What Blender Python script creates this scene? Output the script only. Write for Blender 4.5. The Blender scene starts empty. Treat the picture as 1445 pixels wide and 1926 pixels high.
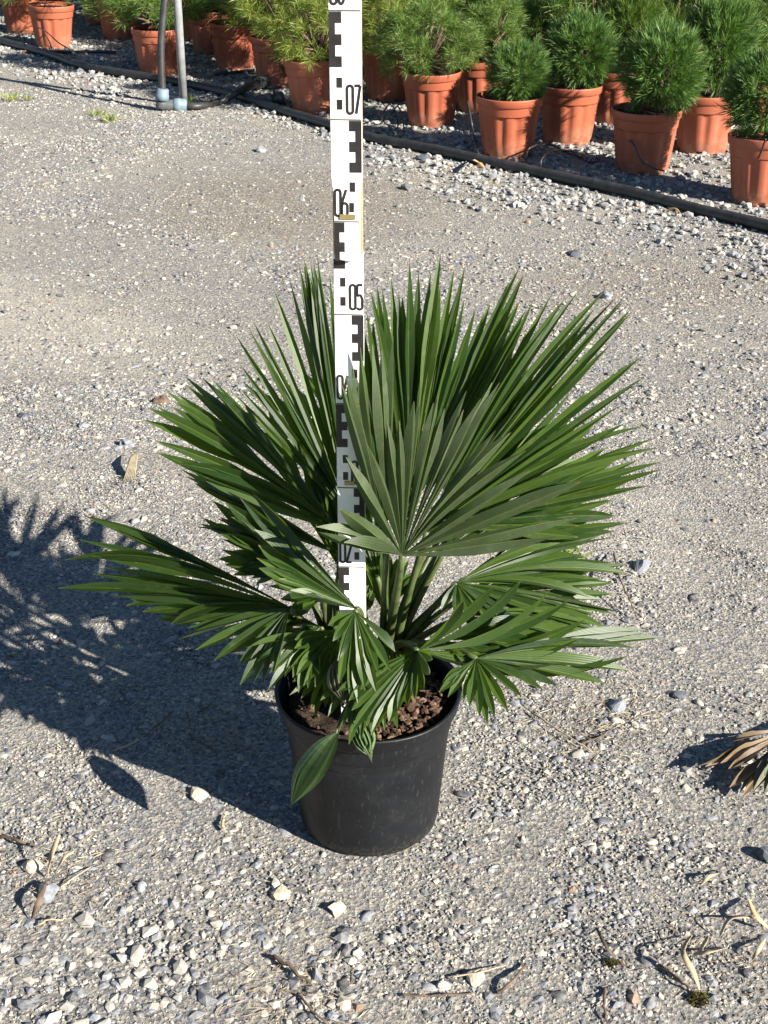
import bpy, math, random
import numpy as np
from mathutils import Vector, noise
R = math.radians
rng = np.random.default_rng(7)
random.seed(7)
sc = bpy.context.scene
col = sc.collection

# ------------------------------------------------------------------ camera, sky, sun, exposure
F, CX, CY, TH, CAMH = 2600.0, 722.5, 963.0, R(27.0), 1.16
cam_d = bpy.data.cameras.new('camera')
cam_d.sensor_fit = 'VERTICAL'; cam_d.sensor_height = 24.0; cam_d.sensor_width = 18.0
cam_d.lens = F / 1926 * 24.0
cam_d.clip_start = 0.05; cam_d.clip_end = 500
cam = bpy.data.objects.new('camera', cam_d); col.objects.link(cam)
cam.location = (0, 0, CAMH); cam.rotation_euler = (math.pi/2 - TH, 0, 0)
sc.camera = cam

SUN_EL = R(27.5)
SUN_AZ = math.atan2(0.80, -0.60)          # clockwise from +Y
world = bpy.data.worlds.new('World'); sc.world = world; world.use_nodes = True
wn = world.node_tree; wn.nodes.clear()
sky = wn.nodes.new('ShaderNodeTexSky'); sky.sky_type = 'NISHITA'; sky.sun_disc = False
sky.sun_elevation = SUN_EL; sky.sun_rotation = SUN_AZ; sky.altitude = 300
sky.air_density = 1.0; sky.dust_density = 0.2; sky.ozone_density = 4.0
bg = wn.nodes.new('ShaderNodeBackground'); bg.inputs['Strength'].default_value = 0.043
wo = wn.nodes.new('ShaderNodeOutputWorld')
wn.links.new(sky.outputs[0], bg.inputs[0]); wn.links.new(bg.outputs[0], wo.inputs[0])
sd = bpy.data.lights.new('sun', 'SUN'); sd.energy = 5.0; sd.angle = R(0.5); sd.color = (1.0, 0.945, 0.855)
sun = bpy.data.objects.new('sun', sd); col.objects.link(sun)
to_sun = Vector((0.80*math.cos(SUN_EL), -0.60*math.cos(SUN_EL), math.sin(SUN_EL)))
sun.rotation_euler = (-to_sun).to_track_quat('-Z', 'Y').to_euler()
sun.location = to_sun * 20
sc.view_settings.view_transform = 'Standard'; sc.view_settings.look = 'None'
sc.view_settings.gamma = 1.0; sc.view_settings.use_curve_mapping = False
sc.view_settings.exposure = 1.56

# ------------------------------------------------------------------ survey helpers: pixel of the photo -> point of the place
def ray(px, py):
    u, v = (px-CX)/F, (py-CY)/F
    return np.array([u, math.cos(TH)-v*math.sin(TH), -math.sin(TH)-v*math.cos(TH)])
def G(px, py, z=0.0):
    d = ray(px, py); t = (z-CAMH)/d[2]
    return d*t + np.array([0, 0, CAMH])
def W(px, py, Y):
    d = ray(px, py)
    return d*(Y/d[1]) + np.array([0, 0, CAMH])
CAMP = np.array([0, 0, CAMH])
UP = np.array([0, 0, 1.0])
def nz(v):
    v = np.asarray(v, float); return v/(np.linalg.norm(v)+1e-12)

# ------------------------------------------------------------------ object helpers
def tag(o, label=None, cat=None, group=None, kind=None):
    if label: o['label'] = label
    if cat: o['category'] = cat
    if group: o['group'] = group
    if kind: o['kind'] = kind
    return o
def empty(name, loc, label, cat, group=None, rz=0):
    o = bpy.data.objects.new(name, None); col.objects.link(o)
    o.location = loc; o.rotation_euler = (0, 0, rz); o.empty_display_size = 0.05
    return tag(o, label, cat, group)
def link(name, me, parent=None, loc=None):
    o = bpy.data.objects.new(name, me); col.objects.link(o)
    if parent is not None: o.parent = parent
    if loc is not None: o.location = loc
    return o
def mesh(name, V, Fc, mat, smooth=True, uv=None):
    me = bpy.data.meshes.new(name)
    me.from_pydata([tuple(map(float, v)) for v in V], [], [tuple(map(int, f)) for f in Fc])
    if uv is not None:
        l = me.uv_layers.new(name='uv')
        li = np.empty(len(me.loops), dtype=np.int32); me.loops.foreach_get('vertex_index', li)
        l.data.foreach_set('uv', np.asarray(uv, dtype=np.float32)[li].ravel())
    if isinstance(mat, (list, tuple)):
        for m in mat: me.materials.append(m)
    else: me.materials.append(mat)
    if smooth: me.polygons.foreach_set('use_smooth', [True]*len(me.polygons))
    me.update(); return me
def mesh_np(name, V, Fc, mat, smooth=False):
    """V (n,3); Fc (m,k) with constant k"""
    me = bpy.data.meshes.new(name)
    n, m, k = len(V), len(Fc), Fc.shape[1]
    me.vertices.add(n); me.vertices.foreach_set('co', V.astype(np.float32).ravel())
    me.loops.add(m*k); me.loops.foreach_set('vertex_index', Fc.astype(np.int32).ravel())
    me.polygons.add(m); me.polygons.foreach_set('loop_start', np.arange(0, m*k, k, dtype=np.int32))
    me.polygons.foreach_set('use_smooth', np.full(m, smooth))
    me.materials.append(mat); me.update(calc_edges=True); me.validate(); return me
def tube(pts, rad, seg=8, cap=True):
    P = [np.asarray(p, float) for p in pts]; n = len(P)
    rad = [rad]*n if np.isscalar(rad) else rad
    V, Fc = [], []; prev = None
    for i in range(n):
        t = nz(P[min(i+1, n-1)] - P[max(i-1, 0)])
        if prev is None:
            a = np.array([0, 0, 1.0]) if abs(t[2]) < .9 else np.array([1.0, 0, 0])
            u = nz(np.cross(a, t))
        else: u = nz(prev - t*np.dot(prev, t))
        prev = u; w = np.cross(t, u)
        for k in range(seg):
            a = 2*math.pi*k/seg
            V.append(P[i] + rad[i]*(math.cos(a)*u + math.sin(a)*w))
    for i in range(n-1):
        for k in range(seg):
            k2 = (k+1) % seg
            Fc.append((i*seg+k, i*seg+k2, (i+1)*seg+k2, (i+1)*seg+k))
    if cap:
        Fc.append(tuple(reversed(range(seg)))); Fc.append(tuple((n-1)*seg+k for k in range(seg)))
    return V, Fc
def spline(pts, n):
    P = np.array(pts, float); m = len(P); out = []
    for t in np.linspace(0, m-1, n):
        i = min(int(t), m-2); u = t-i
        p0, p1, p2, p3 = P[max(i-1, 0)], P[i], P[i+1], P[min(i+2, m-1)]
        out.append(.5*((2*p1)+(-p0+p2)*u+(2*p0-5*p1+4*p2-p3)*u*u+(-p0+3*p1-3*p2+p3)*u**3))
    return np.array(out)
def join(parts):
    V, Fc = [], []
    for v, f in parts:
        o = len(V); V += list(v); Fc += [tuple(i+o for i in q) for q in f]
    return V, Fc
def box(x0, x1, y0, y1, z0, z1):
    V = [(x, y, z) for x in (x0, x1) for y in (y0, y1) for z in (z0, z1)]
    return V, [(0,1,3,2), (4,6,7,5), (0,4,5,1), (2,3,7,6), (0,2,6,4), (1,5,7,3)]
def lathe(prof, seg, fn=None):
    V, Fc = [], []
    for j, (r, z) in enumerate(prof):
        for k in range(seg):
            a = 2*math.pi*k/seg
            rr, zz = (r, z) if fn is None else fn(j, k, a, r, z)
            V.append((rr*math.cos(a), rr*math.sin(a), zz))
    for j in range(len(prof)-1):
        for k in range(seg):
            k2 = (k+1) % seg
            Fc.append((j*seg+k, j*seg+k2, (j+1)*seg+k2, (j+1)*seg+k))
    return V, Fc

# ------------------------------------------------------------------ materials
class NT:
    def __init__(s, name):
        s.m = bpy.data.materials.new(name); s.m.use_nodes = True
        s.t = s.m.node_tree; s.t.nodes.clear()
        s.out = s.n('ShaderNodeOutputMaterial')
    def n(s, typ, **kw):
        nd = s.t.nodes.new(typ)
        for k, v in kw.items(): setattr(nd, k, v)
        return nd
    def l(s, a, b): s.t.links.new(a, b)
    def bsdf(s, rough=.6, spec=.4, col=(.5,.5,.5)):
        b = s.n('ShaderNodeBsdfPrincipled'); b.inputs['Roughness'].default_value = rough
        b.inputs['Specular IOR Level'].default_value = spec
        b.inputs['Base Color'].default_value = (*col, 1)
        s.l(b.outputs[0], s.out.inputs[0]); return b
    def noise(s, scale, detail=4, rough=.6, vec=None):
        t = s.n('ShaderNodeTexNoise'); t.inputs['Scale'].default_value = scale
        t.inputs['Detail'].default_value = detail; t.inputs['Roughness'].default_value = rough
        if vec is not None: s.l(vec, t.inputs['Vector'])
        return t
    def ramp(s, fac, stops, interp='LINEAR'):
        r = s.n('ShaderNodeValToRGB'); r.color_ramp.interpolation = interp
        e = r.color_ramp.elements
        while len(e) < len(stops): e.new(.5)
        for el, (p, c) in zip(e, stops): el.position = p; el.color = (*c, 1)
        s.l(fac, r.inputs[0]); return r
    def mix(s, fac, a, b, mode='MIX'):
        m = s.n('ShaderNodeMix', data_type='RGBA', blend_type=mode)
        for sock, v in ((0, fac), (6, a), (7, b)):
            if isinstance(v, (int, float)): m.inputs[sock].default_value = v
            elif isinstance(v, tuple): m.inputs[sock].default_value = (*v, 1)
            else: s.l(v, m.inputs[sock])
        return m.outputs[2]
    def bump(s, h, strength, dist, b):
        n = s.n('ShaderNodeBump'); n.inputs['Strength'].default_value = strength
        n.inputs['Distance'].default_value = dist; s.l(h, n.inputs['Height']); s.l(n.outputs[0], b.inputs['Normal'])
        return n
    def obj(s): return s.n('ShaderNodeTexCoord').outputs['Object']

def m_leaf(name, top, top2, under, under2, transl, tfac=.22, vein=.84):
    t = NT(name); geo = t.n('ShaderNodeNewGeometry'); oi = t.n('ShaderNodeObjectInfo')
    uv = t.n('ShaderNodeTexCoord').outputs['UV']; sep = t.n('ShaderNodeSeparateXYZ'); t.l(uv, sep.inputs[0])
    oc = t.obj()
    n1 = t.noise(28, 3, .6, oc); n2 = t.noise(420, 3, .7, oc)
    rsum = t.n('ShaderNodeMath', operation='ADD'); t.l(oi.outputs['Random'], rsum.inputs[0]); t.l(geo.outputs['Random Per Island'], rsum.inputs[1])
    rfr = t.n('ShaderNodeMath', operation='FRACT'); t.l(rsum.outputs[0], rfr.inputs[0])
    tc = t.mix(rfr.outputs[0], top, top2)
    uf = t.mix(.6, t.ramp(n1.outputs[0], [(.36, (0,0,0)), (.64, (1,1,1))]).outputs[0], oi.outputs['Random'])
    uc = t.mix(uf, under, under2)
    uc = t.mix(t.ramp(n2.outputs[0], [(.42, (0,0,0)), (.66, (.75,.75,.75))]).outputs[0], uc, (.055, .047, .030))
    c = t.mix(geo.outputs['Backfacing'], tc, uc)
    mr = t.n('ShaderNodeMath', operation='SUBTRACT'); t.l(sep.outputs[0], mr.inputs[0]); mr.inputs[1].default_value = .5
    ma = t.n('ShaderNodeMath', operation='ABSOLUTE'); t.l(mr.outputs[0], ma.inputs[0])
    c = t.mix(t.ramp(ma.outputs[0], [(.0, (.5,.5,.5)), (.07, (0,0,0))]).outputs[0], c, (top2[0]*2.6, top2[1]*1.9, top2[2]*3))
    # length-wise veins and dry tips
    wv = t.n('ShaderNodeMath', operation='MULTIPLY'); t.l(sep.outputs[0], wv.inputs[0]); wv.inputs[1].default_value = 56
    sn = t.n('ShaderNodeMath', operation='SINE'); t.l(wv.outputs[0], sn.inputs[0])
    vr = t.ramp(sn.outputs[0], [(.0, (vein,vein*1.03,vein)), (1, (1.05,1.05,1.05))])
    c = t.mix(1.0, c, vr.outputs[0], 'MULTIPLY')
    dust = t.noise(60, 5, .7, oc)
    c = t.mix(t.ramp(dust.outputs[0], [(.55, (0,0,0)), (.8, (.16,.16,.16))]).outputs[0], c, (.30, .28, .22))
    tip = t.ramp(sep.outputs[1], [(.965, (0,0,0)), (1, (.8,.8,.8))])
    tipf = t.n('ShaderNodeMath', operation='MULTIPLY'); t.l(tip.outputs[0], tipf.inputs[0]); t.l(oi.outputs['Random'], tipf.inputs[1])
    c = t.mix(tipf.outputs[0], c, (.22, .16, .07))
    b = t.bsdf(.4, .4); t.l(c, b.inputs['Base Color'])
    rr = t.mix(geo.outputs['Backfacing'], (.42,.42,.42), (.52,.52,.52)); t.l(rr, b.inputs['Roughness']); b.inputs['Specular IOR Level'].default_value = .42
    t.bump(sn.outputs[0], .12, .0006, b)
    tr = t.n('ShaderNodeBsdfTranslucent'); tr.inputs[0].default_value = (*transl, 1)
    mx = t.n('ShaderNodeMixShader'); mx.inputs[0].default_value = tfac
    t.l(b.outputs[0], mx.inputs[1]); t.l(tr.outputs[0], mx.inputs[2]); t.l(mx.outputs[0], t.out.inputs[0])
    return t.m
M = {}
M['leaf'] = m_leaf('palm_leaf', (.009,.028,.005), (.052,.090,.013), (.024,.046,.015), (.072,.112,.043), (.19,.34,.02), .24)
M['leaf_young'] = m_leaf('palm_leaf_young', (.12,.19,.075), (.15,.225,.095), (.15,.2,.10), (.15,.2,.10), (.16,.32,.05), .2, .42)
M['leaf_faded'] = m_leaf('palm_leaf_faded', (.12,.125,.075), (.14,.15,.09), (.14,.145,.09), (.17,.165,.11), (.2,.25,.1), .1)
M['leaf_dead'] = m_leaf('palm_leaf_dead', (.12,.080,.045), (.20,.145,.085), (.13,.095,.058), (.18,.135,.083), (.3,.2,.1), .08)

def m_simple(name, stops, scale, rough, spec=.4, bump=0, bscale=200, bdist=.001, detail=5):
    t = NT(name); oc = t.obj(); b = t.bsdf(rough, spec)
    c = t.ramp(t.noise(scale, detail, .65, oc).outputs[0], stops); t.l(c.outputs[0], b.inputs['Base Color'])
    if bump: t.bump(t.noise(bscale, 4, .6, oc).outputs[0], bump, bdist, b)
    return t.m
M['petiole'] = m_simple('petiole', [(.35, (.035,.050,.015)), (.55, (.065,.092,.026)), (.7, (.085,.065,.032))], 45, .5, .4, .2, 150)
M['fibre'] = m_simple('fibre', [(.35, (.035,.025,.016)), (.65, (.12,.085,.05))], 120, .9, .2, .6, 300, .003)
M['peat'] = m_simple('peat', [(.35, (.018,.013,.010)), (.65, (.06,.042,.030))], 90, .95, .1, .8, 250, .006)

def m_black_pot():
    t = NT('black_plastic'); oc = t.obj(); b = t.bsdf(.48, .32)
    n1 = t.noise(14, 6, .7, oc); n2 = t.noise(260, 3, .6, oc)
    c = t.ramp(n1.outputs[0], [(.35, (.0045,.0053,.0068)), (.6, (.0075,.0084,.0102)), (.8, (.019,.0193,.020))])
    # scuffs: stretched noise, thin pale scratches
    mp = t.n('ShaderNodeMapping'); mp.inputs['Scale'].default_value = (150, 150, 40); mp.inputs['Rotation'].default_value = (.5, .9, .4); t.l(oc, mp.inputs[0])
    sc1 = t.noise(1.6, 2, .5, mp.outputs[0])
    s = t.ramp(sc1.outputs[0], [(.60, (0,0,0)), (.85, (.20,.20,.20))])
    c2 = t.mix(s.outputs[0], c.outputs[0], (.13, .125, .115))
    v = t.n('ShaderNodeTexVoronoi'); v.inputs['Scale'].default_value = 130; t.l(oc, v.inputs['Vector'])
    sp = t.ramp(v.outputs['Distance'], [(.04, (.28,.28,.28)), (.10, (0,0,0))])
    c3 = t.mix(sp.outputs[0], c2, (.16,.15,.13))
    # splashed dust towards the foot of the pot
    sx = t.n('ShaderNodeSeparateXYZ'); t.l(oc, sx.inputs[0])
    ft = t.ramp(sx.outputs[2], [(.0, (.3,.3,.3)), (.022, (0,0,0))])
    ff = t.mix(1.0, ft.outputs[0], t.ramp(n2.outputs[0], [(.4, (0,0,0)), (.65, (1,1,1))]).outputs[0], 'MULTIPLY')
    c4 = t.mix(ff, c3, (.16,.145,.12))
    t.l(c4, b.inputs['Base Color'])
    rr = t.ramp(n1.outputs[0], [(.3, (.38,.38,.38)), (.7, (.62,.62,.62))]); t.l(rr.outputs[0], b.inputs['Roughness'])
    t.bump(n2.outputs[0], .12, .001, b)
    return t.m
M['black_pot'] = m_black_pot()

def m_terracotta():
    t = NT('terracotta_plastic'); oc = t.obj(); b = t.bsdf(.5, .35); oi = t.n('ShaderNodeObjectInfo')
    n1 = t.noise(9, 5, .65, oc)
    c = t.ramp(n1.outputs[0], [(.3, (.28,.066,.029)), (.55, (.33,.085,.040)), (.8, (.37,.13,.078))])
    c2 = t.mix(oi.outputs['Random'], c.outputs[0], (.37,.14,.09)); m = t.mix(.45, c.outputs[0], c2)
    sx = t.n('ShaderNodeSeparateXYZ'); t.l(oc, sx.inputs[0])
    n2 = t.noise(60, 4, .6, oc)
    ft = t.ramp(sx.outputs[2], [(.0, (.8,.8,.8)), (.075, (0,0,0))])
    ff = t.mix(1.0, ft.outputs[0], t.ramp(n2.outputs[0], [(.4, (0,0,0)), (.7, (1,1,1))]).outputs[0], 'MULTIPLY')
    t.l(t.mix(ff, m, (.34,.25,.17)), b.inputs['Base Color'])
    t.bump(n2.outputs[0], .06, .001, b)
    return t.m
M['terracotta'] = m_terracotta()

def m_island(name, stops, rough=.7, spec=.3, transl=None, tf=.2, nscale=0, interp='LINEAR', dust=None):
    t = NT(name); geo = t.n('ShaderNodeNewGeometry'); b = t.bsdf(rough, spec)
    c = t.ramp(geo.outputs['Random Per Island'], stops, interp).outputs[0]
    if nscale:
        oc = t.obj(); n1 = t.noise(nscale, 4, .65, oc)
        c = t.mix(1.0, c, t.ramp(n1.outputs[0], [(.3, (.72,.72,.72)), (.7, (1.2,1.2,1.2))]).outputs[0], 'MULTIPLY')
        t.bump(n1.outputs[0], .35, .0015, b)
        if dust:
            n2 = t.noise(nscale*.55, 4, .7, oc)
            c = t.mix(t.ramp(n2.outputs[0], [(.38, (0,0,0)), (.68, (dust[1],)*3)]).outputs[0], c, dust[0])
    t.l(c, b.inputs['Base Color'])
    if transl:
        tr = t.n('ShaderNodeBsdfTranslucent'); tr.inputs[0].default_value = (*transl, 1)
        mx = t.n('ShaderNodeMixShader'); mx.inputs[0].default_value = tf
        t.l(b.outputs[0], mx.inputs[1]); t.l(tr.outputs[0], mx.inputs[2]); t.l(mx.outputs[0], t.out.inputs[0])
    return t.m
M['needle_dark'] = m_island('needle_dark', [(0, (.030,.085,.025)), (.5, (.088,.160,.028)), (.9, (.14,.24,.06)), (1, (.20,.18,.06))], .5, .4, (.12,.26,.03), .2)
M['needle_mid'] = m_island('needle_mid', [(0, (.032,.075,.015)), (.5, (.085,.155,.028)), (.88, (.17,.25,.045)), (1, (.26,.21,.08))], .5, .4, (.18,.32,.03), .22)
M['needle_yellow'] = m_island('needle_yellow', [(0, (.05,.095,.016)), (.45, (.13,.19,.03)), (.85, (.26,.30,.05)), (1, (.34,.25,.09))], .5, .35, (.28,.36,.04), .24)
M['bark'] = m_simple('bark', [(.35, (.09,.06,.04)), (.65, (.20,.14,.10))], 60, .9, .2, .6, 150, .004)
DUST = (.39,.35,.29)
STOPS = [(0, (.042,.050,.064)), (.19, (.098,.112,.138)), (.43, (.195,.210,.232)), (.62, (.30,.285,.255)), (.78, (.37,.335,.275)), (.95, (.45,.41,.335)), (.992, (.24,.145,.09))]
M['grit'] = m_island('grit', STOPS, .9, .2, nscale=260, interp='CONSTANT', dust=(DUST, .6))
M['pebble'] = m_island('pebble', STOPS, .8, .3, nscale=190, interp='CONSTANT', dust=(DUST, .55))
M['gravel'] = m_island('gravel', [(0, (.08,.085,.095)), (.14, (.17,.18,.19)), (.42, (.235,.243,.25)), (.70, (.32,.305,.27)), (.90, (.41,.385,.33)), (.985, (.33,.2,.13))], .85, .25, nscale=110, interp='CONSTANT', dust=((.42,.385,.33), .4))
M['lava'] = m_island('lava', [(0, (.030,.018,.013)), (.4, (.070,.040,.028)), (.8, (.115,.070,.047)), (1, (.17,.115,.08))], .95, .15, nscale=300)
M['litter'] = m_island('litter', [(0, (.13,.085,.05)), (.4, (.26,.19,.115)), (.8, (.44,.36,.24)), (1, (.55,.48,.36))], .85, .2)
M['moss'] = m_island('moss', [(0, (.035,.036,.010)), (.6, (.075,.072,.02)), (1, (.14,.11,.04))], .9, .2)
M['weed'] = m_island('weed', [(0, (.09,.15,.03)), (.6, (.20,.25,.06)), (1, (.36,.33,.12))], .7, .3, (.3,.35,.08), .2)

def m_ground():
    t = NT('compacted_gravel_soil'); oc = t.obj(); b = t.bsdf(.95, .15)
    big = t.noise(1.6, 5, .6, oc); mid = t.noise(9, 5, .65, oc); fin = t.noise(150, 6, .75, oc); vf = t.noise(620, 3, .7, oc)
    c = t.ramp(big.outputs[0], [(.34, (.275,.265,.25)), (.52, (.355,.325,.275)), (.68, (.45,.395,.315))])
    def patch(cx, cy, rx, ry, rot=0):
        m = t.n('ShaderNodeMapping', vector_type='TEXTURE'); m.inputs['Location'].default_value = (cx, cy, 0); m.inputs['Scale'].default_value = (rx, ry, 1); m.inputs['Rotation'].default_value = (0, 0, rot)
        w_ = t.n('ShaderNodeVectorMath', operation='MULTIPLY_ADD'); t.l(wob_.outputs[1], w_.inputs[0]); w_.inputs[1].default_value = (.5, .5, 0); t.l(oc, w_.inputs[2])
        t.l(w_.outputs[0], m.inputs[0]); z0 = t.n('ShaderNodeVectorMath', operation='MULTIPLY'); z0.inputs[1].default_value = (1, 1, 0); t.l(m.outputs[0], z0.inputs[0])
        g_ = t.n('ShaderNodeTexGradient', gradient_type='QUADRATIC_SPHERE'); t.l(z0.outputs[0], g_.inputs[0]); return t.ramp(g_.outputs[1], [(.04, (0,0,0)), (.38, (.9,.9,.9))]).outputs[0]
    wob_ = t.noise(3.2, 5, .65, oc)
    cc = c.outputs[0]
    cc = t.mix(patch(-.05, 4.75, .95, .85), cc, (.275, .22, .155))         # brown worn soil in the turning space
    cc = t.mix(patch(1.0, 3.9, .7, .5), cc, (.30, .25, .19))
    cc = t.mix(patch(-.72, 3.65, 1.15, .42, -.72), cc, (.61, .54, .44))            # pale dusty wheel track
    cc = t.mix(patch(.2, 1.05, .45, .2), cc, (.34, .285, .225))
    cc = t.mix(patch(.55, 2.5, .4, .6), cc, (.52, .465, .385))
    class _C: outputs = [cc]
    c = _C
    c = t.mix(t.ramp(mid.outputs[0], [(.42, (0,0,0)), (.75, (.4,.4,.4))]).outputs[0], c.outputs[0], (.235,.215,.185))
    v = t.n('ShaderNodeTexVoronoi'); v.inputs['Scale'].default_value = 230; v.inputs['Randomness'].default_value = 1; t.l(oc, v.inputs['Vector'])
    sx = t.n('ShaderNodeSeparateColor'); t.l(v.outputs['Color'], sx.inputs[0])
    g = t.ramp(sx.outputs[0], [(0, (.055,.063,.078)), (.24, (.165,.178,.20)), (.5, (.33,.30,.25)), (.8, (.44,.39,.31)), (.95, (.58,.54,.45))], 'CONSTANT')
    c = t.mix(.55, c, g.outputs[0])
    c = t.mix(1.0, c, t.ramp(fin.outputs[0], [(.3, (.7,.7,.7)), (.7, (1.15,1.15,1.15))]).outputs[0], 'MULTIPLY')
    t.l(c, b.inputs['Base Color'])
    h1 = t.n('ShaderNodeMath', operation='ADD'); t.l(fin.outputs[0], h1.inputs[0]); t.l(v.outputs['Distance'], h1.inputs[1])
    h2 = t.n('ShaderNodeMath', operation='ADD'); t.l(h1.outputs[0], h2.inputs[0]); t.l(vf.outputs[0], h2.inputs[1])
    t.bump(h2.outputs[0], .8, .004, b)
    return t.m
M['ground'] = m_ground()
M['hose'] = m_simple('black_polythene', [(.35, (.016,.016,.017)), (.7, (.045,.043,.040))], 30, .5, .45, .1, 200)
M['drip'] = m_simple('drip_tube_plastic', [(.3, (.02,.02,.02)), (.7, (.05,.048,.045))], 30, .4, .5)
M['pole'] = m_simple('galvanised_steel', [(.35, (.17,.178,.18)), (.65, (.25,.255,.25))], 25, .5, .5)
M['fit_blue'] = m_simple('grey_blue_plastic', [(.35, (.11,.165,.205)), (.65, (.165,.22,.26))], 40, .5, .4)
M['fit_dark'] = m_simple('dark_grey_plastic', [(.35, (.055,.06,.062)), (.65, (.10,.11,.11))], 40, .45, .5)
M['white_paint'] = m_simple('white_paint', [(.3, (.70,.68,.63)), (.5, (.79,.78,.75)), (.62, (.77,.755,.715)), (.72, (.62,.58,.50))], 60, .42, .45, .05, 120)
M['ink'] = m_simple('black_ink', [(.35, (.014,.013,.013)), (.7, (.028,.025,.025))], 90, .4, .4)
M['wood'] = m_simple('bare_wood', [(.3, (.30,.19,.095)), (.7, (.47,.32,.17))], 60, .65, .3, .2, 150)
M['brass'] = m_simple('brass', [(.3, (.30,.22,.08)), (.7, (.46,.34,.14))], 80, .4, .6)
M['brass'].node_tree.nodes['Principled BSDF'].inputs['Metallic'].default_value = .6
M['dry_leaf'] = m_simple('dry_leaf', [(.3, (.42,.25,.12)), (.7, (.58,.40,.22))], 60, .7, .3, .3, 200)
M['clay'] = m_simple('red_clay', [(.3, (.28,.11,.06)), (.7, (.40,.18,.11))], 60, .9, .2, .5, 120)
M['dull_straw'] = m_simple('dull_straw', [(.3, (.15,.125,.08)), (.7, (.30,.26,.18))], 90, .8, .25, .2, 200)
M['twig'] = m_simple('twig_bark', [(.3, (.06,.042,.03)), (.7, (.17,.12,.08))], 80, .9, .2, .5, 200)
M['straw'] = m_simple('dry_straw', [(.3, (.27,.20,.12)), (.7, (.46,.37,.25))], 90, .75, .25, .2, 200)

# ------------------------------------------------------------------ the ground and its stones
HOSE_PX = [(-140,25), (-60,52), (0,75), (50,90), (100,105), (150,122), (225,137), (300,148), (375,162), (450,182), (500,197), (560,216),
           (620,235), (690,256), (794,277), (899,300), (1003,321), (1108,345), (1212,368), (1317,394), (1445,426), (1560,456), (1690,492)]
HOSE_R = .0190
hose_pts = np.array([G(x, y, HOSE_R) for x, y in HOSE_PX])
hose_xs = hose_pts[::-1, :2]                                   # y as a function of x
def hose_side(x, y):
    """>0 behind the hose (metres along y)"""
    xs, ys = hose_pts[:, 0], hose_pts[:, 1]
    return y - np.interp(x, xs, ys)

nx, ny = 60, 80
gx = np.concatenate([[-60, -20, -8], np.linspace(-4, 4, nx), [8, 20, 60]])
gy = np.concatenate([[-30, -8, 0], np.linspace(.4, 12, ny), [20, 40, 90]])
GV = [(x, y, .004*noise.noise(Vector((x*2.3, y*2.3, 0))) + .0025*noise.noise(Vector((x*9, y*9, 3)))) for y in gy for x in gx]
GF = [(j*len(gx)+i, j*len(gx)+i+1, (j+1)*len(gx)+i+1, (j+1)*len(gx)+i) for j in range(len(gy)-1) for i in range(len(gx)-1)]
tag(link('ground', mesh('ground', GV, GF, M['ground'])), kind='structure')
def gz(x, y): return .004*noise.noise(Vector((x*2.3, y*2.3, 0))) + .0025*noise.noise(Vector((x*9, y*9, 3)))

def ico(sub):
    import bmesh
    bm = bmesh.new(); bmesh.ops.create_icosphere(bm, subdivisions=sub, radius=1.0)
    V = np.array([v.co[:] for v in bm.verts]); Fc = np.array([[v.index for v in f.verts] for f in bm.faces]); bm.free()
    return V, Fc
ICO1, ICO2 = ico(1), ico(2)
OCT = (np.array([(1,0,0),(0,1,0),(-1,0,0),(0,-1,0),(0,0,.9),(0,0,-.9)], float),
       np.array([(0,1,4),(1,2,4),(2,3,4),(3,0,4),(1,0,5),(2,1,5),(3,2,5),(0,3,5)]))
def variants(base, n, amp):
    V, Fc = base; out = []
    for k in range(n):
        o = rng.normal(size=3)*10; r = np.random.default_rng(100+k)
        d = np.array([1 + amp*1.6*noise.noise(Vector(v*1.1+o)) for v in V])
        P = V*d[:, None]
        for c in range(3):                                  # flatten a few random facets
            a = nz(r.normal(size=3)); h = .62 + .2*r.random(); s = P@a
            P = P - np.outer(np.maximum(s-h, 0)*.85, a)
        out.append(P)
    return out, Fc
def stones(name, X, Y, size, base, nvar, amp, mat, sink=.35, flat=.7, smooth=False):
    vs, Fc = variants(base, nvar, amp); n = len(X); nv = len(vs[0])
    A = np.array(vs)[rng.integers(0, nvar, n)]                                   # n,nv,3
    s = size[:, None]*np.stack([rng.uniform(.75, 1.3, n), rng.uniform(.7, 1.0, n), flat*rng.uniform(.65, 1.1, n)], 1)
    A = A*s[:, None, :]
    tx = rng.normal(0, .28, n); c, sn = np.cos(tx), np.sin(tx)
    y, z = A[..., 1]*c[:, None]-A[..., 2]*sn[:, None], A[..., 1]*sn[:, None]+A[..., 2]*c[:, None]
    a = rng.uniform(0, 2*np.pi, n); c, sn = np.cos(a), np.sin(a)
    x2, y2 = A[..., 0]*c[:, None]-y*sn[:, None], A[..., 0]*sn[:, None]+y*c[:, None]
    zz = np.array([gz(a_, b_) for a_, b_ in zip(X, Y)])
    sk = np.broadcast_to(sink, n)
    P = np.stack([x2+X[:, None], y2+Y[:, None], z+(zz+size*flat*(1-2*sk))[:, None]], -1)
    Fa = (Fc[None]+(np.arange(n)*nv)[:, None, None]).reshape(-1, 3)
    return tag(link(name, mesh_np(name, P.reshape(-1, 3), Fa, mat, smooth)), kind='stuff')
def area(n, y0, y1, pad=.3):
    """uniform over the visible wedge of ground"""
    X, Y = [], []
    while len(X) < n:
        y = rng.uniform(y0, y1, n); x = rng.uniform(-1, 1, n)*(.29*y1+pad)
        k = np.abs(x) < .29*y+pad
        X += list(x[k]); Y += list(y[k])
    return np.array(X[:n]), np.array(Y[:n])
def nse(X, Y, s, o=0): return np.array([noise.noise(Vector((x*s, y*s, o))) for x, y in zip(X, Y)])
POTC = (-.0193, 1.417)
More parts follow.
